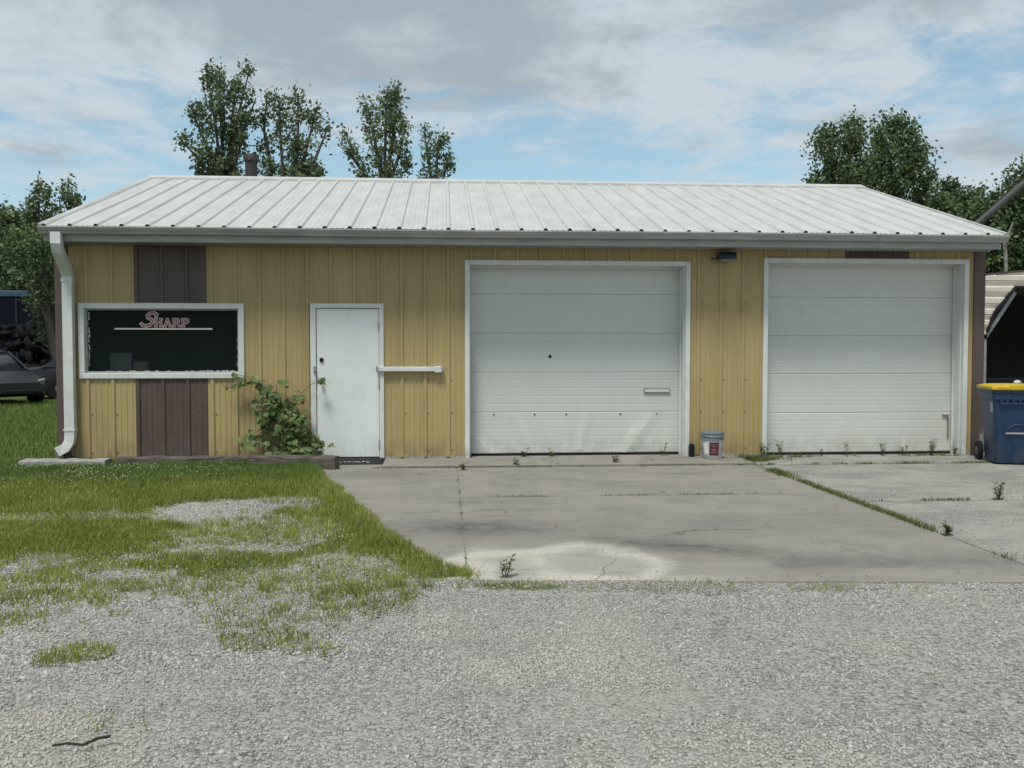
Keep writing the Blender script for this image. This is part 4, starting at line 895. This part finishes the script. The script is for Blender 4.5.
tree('cottonwood_tree','small cottonwood top at the right of the tree group over the roof',22,[([(424,132),(428,156),(433,192),(434,230)],0.36),([(439,135),(437,160),(436,192)],0.44),([(450,152),(440,192)],0.36)],435,m_leaf1,G1,seed=4)
G2 = 'trees beyond the right end of the roof'
tree('broadleaf_tree','round-headed tree at the left of the right-hand group',24,[([(850,126),(848,155),(846,200),(846,250)],1.0),([(818,138),(828,160),(842,200)],0.7),([(829,133),(836,160),(843,200)],0.62),([(861,134),(856,160),(848,200)],0.66),([(803,178),(830,195),(843,220)],0.5),([(826,172),(842,205)],0.8)],845,m_leaf2,G2,dens=1.0,leaf=0.09,rscale=1.2,seed=5)
tree('broadleaf_tree','widest dark tree crown above the right roof slope',26,[([(893,130),(891,160),(890,210),(890,260)],1.15),([(913,134),(906,160),(896,205)],0.8),([(877,139),(882,170),(888,210)],0.9),([(919,153),(908,180),(895,215)],0.8),([(933,180),(912,205)],0.8),([(868,180),(885,210)],0.9),([(925,200),(905,225)],0.9)],891,m_leaf2,G2,dens=0.85,leaf=0.10,rscale=1.35,seed=6)
rt = [(952,188,'slender tree left of the slanting steel tube',27),(975,194,'bushy tree crossed by the slanting steel tube',29),(996,200,'low tree just right of the slanting steel tube',26),(1026,170,'tall tree at the right edge of the picture',25),(938,205,'short tree tucked against the right roof slope',24)]
for i, (px_, py_, lb_, Y_) in enumerate(rt):
    tree('broadleaf_tree', lb_, Y_, [([(px_,py_+2),(px_,py_+40),(px_+2,290)],1.1),([(px_-14,py_+16),(px_-8,py_+45),(px_,280)],0.9),([(px_+13,py_+12),(px_+8,py_+45),(px_,285)],0.9),([(px_-4,240),(px_,330)],1.4)], px_, m_leaf2, G2, dens=0.72, leaf=0.105, rscale=1.35, seed=20+i)
tree('bare_sapling','thin pale forked trunk in front of the dark trees over the carport',15,[([(997,226),(1004,240)],0.05),([(1013,222),(1006,240)],0.05)],1005,m_leaf2,None,dens=0.3,bark=m_pale_bark,seed=40)
G3 = 'trees at the left behind the parked cars'
lt = [(38,172,'slim poplar whose top shows left of the roof corner',24,0.42,m_leaf1,0.09),(68,174,'slim poplar nearest the roof corner',25,0.42,m_leaf1,0.09),
      (8,214,'dark full tree at the upper left edge',27,1.2,m_leaf2,0.13),(24,230,'dark bushy tree between the edge tree and the poplars',26,1.1,m_leaf2,0.13),(55,226,'dark tree directly behind the roof corner',28,1.2,m_leaf2,0.13)]
for i, (px_, py_, lb_, Y_, rd_, ml, lf) in enumerate(lt):
    pl = [([(px_,py_+3),(px_+1,py_+40),(px_,310)],rd_),([(px_-9,py_+22),(px_-5,py_+55),(px_,300)],rd_*0.8),([(px_+9,py_+20),(px_+5,py_+55),(px_,305)],rd_*0.8)]
    if rd_ > 1: pl.append(([(px_,250),(px_,340)],1.6))
    tree('broadleaf_tree' if rd_ > 1 else 'poplar_tree', lb_, Y_, pl, px_, ml, G3, dens=0.5 if rd_ > 1 else 0.9, leaf=lf, rscale=1.5 if rd_ > 1 else 1.0, seed=50+i)
tree('young_maple','light green leafy tree beside the left corner of the workshop',15.5,[([(42,236),(44,262),(46,300)],0.75),([(30,252),(38,275),(45,305)],0.6),([(54,250),(50,280),(47,320)],0.6),([(20,262),(34,285)],0.5),([(38,300),(46,335)],0.55),([(54,310),(50,345)],0.5)],62,m_leaf3,None,dens=1.3,leaf=0.06,seed=60)
# woods beyond everything: reads as one dark mass
r_ = np.random.default_rng(5); n = 5200
X_ = r_.uniform(-60, 75, n); Y_ = 42 + r_.uniform(0, 5, n) + 0.002*X_**2; H_ = 4.6 + 1.8*fbm(X_, Y_*0, 0.25); Z_ = r_.random(n)**0.8*H_
V, Fc = leaves(np.stack([X_,Y_,Z_],1), 12, (0.55,0.5,0.5), 0.24, 9)
o = mesh_np('woodland', V, Fc, m_leaf2); tag(o, 'dark far woodland closing the view behind the lot', 'woodland', kind='stuff')

# ---------------------------------------------------------------- vine on the wall
o = thing('climbing_vine', (-3.30,-0.12,0.0), 'green leafy vine climbing the yellow wall left of the white door', 'vine')
def wp(px_, py_): 
    p_ = at(px_, py_, -0.10); return np.array([p_.x, -0.10, p_.z])
st_ = [[(288,458),(286,430),(280,405),(262,388),(246,376),(233,374)],[(286,430),(290,405),(300,395),(310,385),(322,379)],[(280,405),(270,393),(255,382),(240,384),(222,386)],
       [(288,450),(275,432),(262,428),(250,436),(241,442)],[(288,455),(300,440),(312,432),(320,440)],[(284,425),(268,410),(256,406),(247,404)],[(282,408),(278,395),(276,384),(284,382)],
       [(288,452),(305,452),(318,452)],[(286,452),(272,456),(260,457)],[(290,420),(298,405),(306,400)],[(288,440),(296,425),(300,412)]]
q = MB(); CN = []; rv = np.random.default_rng(12); ofs = np.array([-3.30,-0.12,0.0])
for sgi, sg in enumerate(st_):
    P = [wp(*a)-ofs for a in sg]; q.tube([Vector(a) for a in P], 0.007, 0.003, 5)
    for i in range(len(P)-1):
        ln_ = np.linalg.norm(P[i+1]-P[i]); thin = (sgi in (1,2) and i > 1) or (sgi == 0 and i > 3)
        for k in range(max(2, int(ln_*(16 if thin else 34)))):
            tt = rv.random(); CN.append(P[i]+(P[i+1]-P[i])*tt + rv.normal(0,0.012 if thin else 0.05,3)*np.array([1,0.5,1]) + np.array([0,-0.03,0]))
for (a, b, s_, n_) in ((266,420,7,20),(290,425,7,20),(303,440,8,24),(262,440,8,18),(290,452,10,24),(272,402,6,12),(300,420,6,12),(318,442,3,7),(278,454,9,18)):
    for k in range(int(n_*1.0)):
        p_ = wp(a+rv.normal(0,s_), b+rv.normal(0,s_*0.7)); p_[1] -= rv.random()*0.14; 
        if p_[2] > 0.02: CN.append(p_-ofs)
q.build('stem', m_stem, o)
VV = []; FF = []
for c_ in CN:
    s_ = rv.uniform(0.048,0.095); droop = np.array([rv.normal(0,0.55), -0.5+rv.normal(0,0.25), -0.6+rv.normal(0,0.45)]); droop /= np.linalg.norm(droop)
    nrm_ = np.array([rv.normal(0,0.35), -1.0, 0.7+rv.normal(0,0.35)]); side = np.cross(droop, nrm_); side /= np.linalg.norm(side); up_ = np.cross(side, droop)
    b = len(VV)   # five-point lobed leaf folded along its midrib
    for (a1, a2, a3) in ((0,0,0),(0.45,0.62,0.12),(1.0,0.40,0.05),(0.85,0.14,0.0),(1.7,0,-0.18),(0.85,-0.14,0.0),(1.0,-0.40,0.05),(0.45,-0.62,0.12)):
        VV.append(c_ + s_*(droop*a1 + side*a2 + up_*a3))
    FF += [(b,b+1,b+2,b+3),(b,b+3,b+4,b+5),(b,b+5,b+6,b+7)]
mesh_np('foliage', np.array(VV), np.array(FF), m_vine, o)

# ---------------------------------------------------------------- grass, gravel, clover, weeds
def blades(X, Y, Z, h, wdt, seed, lean=0.5):
    r_ = np.random.default_rng(seed); n = len(X); a = r_.uniform(0, 2*np.pi, n); b = r_.uniform(0, 2*np.pi, n)
    H = h*r_.uniform(0.55,1.2,n); l = lean*H*r_.uniform(0.2,1.3,n); w_ = wdt*r_.uniform(0.7,1.3,n)
    ca, sa = np.cos(a)*w_, np.sin(a)*w_; lx, ly = np.cos(b)*l, np.sin(b)*l
    p0 = np.stack([X-ca, Y-sa, Z],1); p1 = np.stack([X+ca, Y+sa, Z],1)
    p2 = np.stack([X+lx*0.4+ca*0.8, Y+ly*0.4+sa*0.8, Z+H*0.6],1); p3 = np.stack([X+lx*0.4-ca*0.8, Y+ly*0.4-sa*0.8, Z+H*0.6],1)
    p4 = np.stack([X+lx+ca*0.1, Y+ly+sa*0.1, Z+H],1); p5 = np.stack([X+lx-ca*0.1, Y+ly-sa*0.1, Z+H],1)
    V = np.stack([p0,p1,p2,p3,p4,p5],1).reshape(-1,3); i = np.arange(n)[:,None]*6
    return V, np.concatenate([i+np.array([0,1,2,3]), i+np.array([3,2,4,5])])
r_ = np.random.default_rng(31)
def scatter(n, x0, x1, y0, y1, dfun, thr=None):
    X = r_.uniform(x0,x1,n); Y = r_.uniform(y0,y1,n); d = dfun(X,Y); k = r_.random(n) < d; return X[k], Y[k], d[k]
parts = []
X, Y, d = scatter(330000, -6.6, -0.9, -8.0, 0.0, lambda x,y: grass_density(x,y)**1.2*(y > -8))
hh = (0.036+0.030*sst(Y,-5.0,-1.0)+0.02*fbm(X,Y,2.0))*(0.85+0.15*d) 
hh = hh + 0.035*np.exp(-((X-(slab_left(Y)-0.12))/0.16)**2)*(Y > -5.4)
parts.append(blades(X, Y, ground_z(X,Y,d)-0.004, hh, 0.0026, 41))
X, Y, d = scatter(22000, -3.6, 2.0, -8.7, -6.1, lambda x,y: grass_density(x,y)*((x>-0.9)|(y<-7.0)))
parts.append(blades(X, Y, ground_z(X,Y,d)-0.003, 0.035+0.02*fbm(X,Y,3), 0.0026, 42, 0.9))
X, Y, d = scatter(60000, -16, -6.2, -3, 14, grass_density)
parts.append(blades(X, Y, ground_z(X,Y,d)-0.004, 0.075+0.05*fbm(X,Y,0.6), 0.006, 43))
X, Y, d = scatter(16000, -9, -6.5, -7.8, 0, grass_density)
parts.append(blades(X, Y, ground_z(X,Y,d)-0.004, 0.05+0.0*X, 0.004, 44))
r2 = np.random.default_rng(77); n = 9000; tx = r2.uniform(-6.5,-1.0,n); ty = r2.uniform(-8.1,-2.4,n); sy = survey(ty)
zone = sst(sy + 0.8*(fbm(tx,ty,1.5)-0.5), np.interp(tx, [-7,-4.2,-3.4,-2.8,-2.4,-2.0,-1.6,-1.2,-1.0], [-7.0,-6.9,-6.35,-6.0,-6.5,-6.75,-6.5,-5.75,-5.6])-0.1, -5.4)
zone = zone*(tx < slab_left(ty)+0.05)*(0.15+0.85*sst(fbm(tx+4,ty,0.9),0.35,0.6)); bare = np.exp(-(((tx+3.30)/0.62)**2+((sy+3.35)/0.62)**2)**2) + 0.8*np.exp(-(((tx+2.75)/0.5)**2+((sy+3.0)/0.35)**2)**2); k = r2.random(n) < zone*0.68*(1-np.clip(bare,0,0.95)); tx, ty = tx[k], ty[k]
nb = 16; X = np.repeat(tx,nb)+r2.normal(0,0.028,len(tx)*nb); Y = np.repeat(ty,nb)+r2.normal(0,0.028,len(tx)*nb)
parts.append(blades(X, Y, 0*X-0.012, np.repeat(r2.uniform(0.03,0.075,len(tx)),nb), 0.0024, 46, 1.0))
# longer grass along the timbers
X = r_.uniform(-6.4,-2.7,5500); Y = -0.66 - 0.16*np.abs(r_.normal(0,1,5500)) - 0.1*(X > -3.7)*(X+3.7)*1.6
parts.append(blades(X, Y, 0*X-0.01, 0.055+0.05*fbm(X,Y,2), 0.003, 45))
off_ = 0; Vs = []; Fs = []
for V, Fc in parts: Vs.append(V); Fs.append(Fc+off_); off_ += len(V)
o = mesh_np('lawn_grass', np.concatenate(Vs), np.concatenate(Fs), m_blade); tag(o, 'patchy green grass over the gravel at the left', 'grass', kind='stuff')
# grass in the slab joints
def joint(x0, y0, x1, y1, n, spread, patch, seed):
    rr = np.random.default_rng(seed); t_ = rr.random(n); X = x0+(x1-x0)*t_+rr.normal(0,spread,n); Y = y0+(y1-y0)*t_+rr.normal(0,spread,n)
    k = fbm(X, Y, patch) + rr.normal(0,0.05,n) > 0.50; return X[k], Y[k]
jl = [(2.70,-0.5,2.70,-6.0,3800,0.03,1.1,1,0.045),(2.9,-3.53,10,-3.53,2600,0.02,2.5,2,0.035),(-1.0,-3.036,2.6,-3.036,900,0.012,3,3,0.03),(-3.0,-0.765,2.6,-0.765,1500,0.018,3,4,0.03),
      (2.75,-0.76,6.2,-0.76,2200,0.03,3,5,0.035),(3.0,0.0,5.8,0.0,3600,0.05,2.5,6,0.05),(-0.8,0.0,1.9,0.0,900,0.04,4,7,0.04),(2.6,-0.3,3.1,-0.3,1800,0.13,5,8,0.07),(-1.067,-0.8,-1.067,-6.0,350,0.01,3,9,0.02),(2.7,-1.3,2.7,-3.3,2600,0.05,0.3,10,0.05)]
parts = []
for (a, b, c_, d_, n, s_, pt, sd_, h_) in jl:
    X, Y = joint(a, b, c_, d_, n, s_, pt, sd_); parts.append(blades(X, Y, 0*X-0.012, h_+0*X, 0.0028, 70+sd_, 0.8))
off_ = 0; Vs = []; Fs = []
for V, Fc in parts: Vs.append(V); Fs.append(Fc+off_); off_ += len(V)
o = mesh_np('joint_grass', np.concatenate(Vs), np.concatenate(Fs), m_blade2); tag(o, 'thin grass sprouting from the joints of the concrete', 'grass', kind='stuff')
# clover heads
n = 1100; X = r_.uniform(-7.5,-3.6,n); Y = -0.80-np.abs(r_.normal(0,0.75,n)); k = (fbm(X,Y,1.5) > 0.42) & ((X < -4.6) | (r_.random(n) < 0.3)); X, Y = X[k], Y[k]; Z = r_.uniform(0.045,0.10,len(X))
oct_ = np.array([[1,0,0],[0,1,0],[-1,0,0],[0,-1,0],[0,0,1],[0,0,-1]])*0.0072; of = np.array([[0,1,4],[1,2,4],[2,3,4],[3,0,4],[1,0,5],[2,1,5],[3,2,5],[0,3,5]])
V = (np.stack([X,Y,Z],1)[:,None,:]+oct_[None]).reshape(-1,3); Fc = (np.arange(len(X))[:,None,None]*6+of[None]).reshape(-1,3)
o = mesh_np('clover_flowers', V, Fc, m_flower); tag(o, 'tiny white clover heads in the grass by the wall', 'clover', kind='stuff')
# gravel stones
def stones(X, Y, Z, size, seed):
    r_ = np.random.default_rng(seed); n = len(X)
    cube = np.array([[-1,-1,-1],[1,-1,-1],[1,1,-1],[-1,1,-1],[-1,-1,1],[1,-1,1],[1,1,1],[-1,1,1]], float)*np.array([0.6,0.45,0.34])
    V = cube[None]*(1+r_.uniform(-0.38,0.30,(n,8,3))); V *= (size*r_.uniform(0.5,1.25,n))[:,None,None]
    q_ = r_.normal(0,1,(n,4)); q_ /= np.linalg.norm(q_,axis=1,keepdims=True); w_, x_, y_, z_ = q_.T
    Rm = np.stack([np.stack([1-2*(y_*y_+z_*z_),2*(x_*y_-z_*w_),2*(x_*z_+y_*w_)],1),np.stack([2*(x_*y_+z_*w_),1-2*(x_*x_+z_*z_),2*(y_*z_-x_*w_)],1),np.stack([2*(x_*z_-y_*w_),2*(y_*z_+x_*w_),1-2*(x_*x_+y_*y_)],1)],1)
    V = np.einsum('nij,nkj->nki', Rm, V) + np.stack([X,Y,Z],1)[:,None,:]
    f_ = np.array([[0,3,2,1],[4,5,6,7],[0,1,5,4],[1,2,6,5],[2,3,7,6],[3,0,4,7]])
    return V.reshape(-1,3), (np.arange(n)[:,None,None]*8+f_[None]).reshape(-1,4)
parts = []
def gr(n, x0, x1, y0, y1, size, seed, dfun):
    X, Y, d = scatter(n, x0, x1, y0, y1, dfun); g_ = grass_density(X, Y); Z = ground_z(X, Y, g_)+0.002
    parts.append(stones(X, Y, Z, size, seed))
track = lambda x,y: np.exp(-((survey(y)+6.55+0.10*x+0.2*(fbm(x,0*x,0.5)-0.5))/0.16)**2) + np.exp(-((survey(y)+7.45+0.08*x+0.2*(fbm(x,0*x+7,0.5)-0.5))/0.15)**2)
pit = lambda x,y: (~in_slab(x,y,0.0)).astype(float)*(0.30+0.70*sst(fbm(x+3,y,1.3),0.35,0.6))*(1-0.72*np.clip(track(x,y),0,1)*sst(fbm(x,y+4,0.9),0.3,0.5))*(1-0.8*grass_density(x,y))
gr(175000, -4.8, 5.6, -9.7, -6.2, 0.0088, 90, pit)
gr(14000, -4.8, 5.6, -9.7, -6.2, 0.0145, 91, pit)
gr(42000, -5.8, -1.2, -7.6, -2.6, 0.013, 92, pit)
gr(9000, 5.6, 8.7, -9.7, -6.4, 0.013, 93, pit)
X, Y, d = scatter(3600, 2.8, 9.0, -6.5, -0.9, lambda x,y: sst(fbm(x,y,1.5),0.45,0.65)); parts.append(stones(X, Y, 0*X+0.002, 0.009, 94))
X, Y, d = scatter(900, -1.2, 2.6, -6.4, -0.9, lambda x,y: 0.06+0.9*sst(y,-6.0,-6.4)); parts.append(stones(X, Y, 0*X+0.004, 0.008, 95))
off_ = 0; Vs = []; Fs = []
for V, Fc in parts: Vs.append(V); Fs.append(Fc+off_); off_ += len(V)
o = mesh_np('gravel', np.concatenate(Vs), np.concatenate(Fs), m_stone); tag(o, 'loose pale grey limestone gravel across the foreground', 'gravel', kind='stuff')

# individual taller weeds along the doors
def weed(loc, h_, n, lab, seed, leafy=True):
    o = thing('weed', loc, lab, 'weed', 'weeds growing along the garage doors and joints'); rr = random.Random(seed); q = MB(); VV = []; FF = []
    for i in range(n):
        a = rr.uniform(0,6.28); hh_ = h_*rr.uniform(0.5,1.1); P = [Vector((0.01*math.cos(a),0.01*math.sin(a),-0.01)), Vector((0.12*hh_*math.cos(a)*2,0.12*hh_*math.sin(a)*2,hh_*0.55)), Vector((0.35*hh_*math.cos(a),0.35*hh_*math.sin(a),hh_))]
        q.tube(P, 0.0032, 0.0012, 5)
        for k in range(9 if leafy else 4):
            t_ = 0.2+0.8*rr.random(); p_ = P[0].lerp(P[1], t_*2) if t_ < 0.5 else P[1].lerp(P[2], t_*2-1); b_ = rr.uniform(0,6.28); L_ = rr.uniform(0.025,0.06)
            d_ = Vector((math.cos(b_),math.sin(b_),rr.uniform(-0.1,0.7))).normalized(); s_ = d_.cross(Vector((0,0,1))).normalized()*L_*0.28; b = len(VV)
            VV += [p_, p_+d_*L_*0.5+s_, p_+d_*L_, p_+d_*L_*0.5-s_]; FF.append((b,b+1,b+2,b+3))
    q.build('stem', m_stem, o); mesh_np('leaves', np.array(VV), np.array(FF), m_blade2, o); return o
def gp_(px_, py_): 
    d_ = _f + (px_-512)/F*_r - (py_-384)/F*_u; t_ = -CAM[2]/d_[2]; p_ = CAM+t_*d_; return (p_[0], p_[1], 0.0)
for i, (x_, y_, h_, n_, lb_) in enumerate((
    (-0.16,0.12,0.12,7,'low dark weed at the foot of the dented door, left of its middle'),
    (0.22,0.10,0.13,3,'thin upright weed left of the middle of the dented door'),
    (0.95,-0.55,0.12,5,'small weed in the apron joint in front of the dented door'),
    (1.70,0.08,0.16,3,'thin weed at the right end of the dented door'),
    (-0.33,-0.70,0.11,5,'weed tuft in the apron joint left of the dented door'),
    (3.02,-0.15,0.22,9,'leafy weed at the left foot of the straight door'),
    (3.32,-0.02,0.22,5,'tall-leaved weed just inside the left end of the straight door'),
    (3.9,0.05,0.13,3,'small weed a third of the way along the straight door'),
    (4.28,0.08,0.18,3,'thin weed stalk before the middle of the straight door'),
    (4.75,0.06,0.15,6,'bushy weed right of the middle of the straight door'),
    (5.05,0.06,0.15,5,'spreading weed in front of the right half of the straight door'),
    (5.42,0.02,0.23,8,'tallest weed near the right end of the straight door'),
    (5.74,0.0,0.13,4,'weed against the right jamb beside the blue bin'),
    (*gp_(998,499)[:2],0.15,9,'lone bushy weed in the far-right concrete joint'),
    (*gp_(948,534)[:2],0.09,8,'low weed in the diagonal-looking joint between the two drives'),
    (*gp_(505,577)[:2],0.15,4,'long grass stalks leaning at the front edge of the concrete'),
    (*gp_(463,470)[:2],0.07,6,'small weed in the joint below the wall between entry door and dented door'))):
    weed((x_, y_, 0.0), h_, n_, lb_, 300+i)
# stick on the gravel
a = gp_(52,749); b = gp_(96,734)
q = MB(); P = [Vector((0,0,0.012)), Vector((0.05,0.008,0.016)), Vector((0.11,0.0,0.012)), Vector((0.15,0.035,0.02)), Vector((0.185,0.06,0.016))]
q.tube(P, 0.004, 0.006, 6); q.tube([P[2], P[2]+Vector((0.03,-0.02,0.006))], 0.003, 0.001, 5)
o = q.build('stick', mat('dark_twig',(0.035,0.028,0.022),0.9), None, offset=(a[0],a[1],0.0)); tag(o, 'short dark broken twig lying on the gravel at lower left', 'stick')
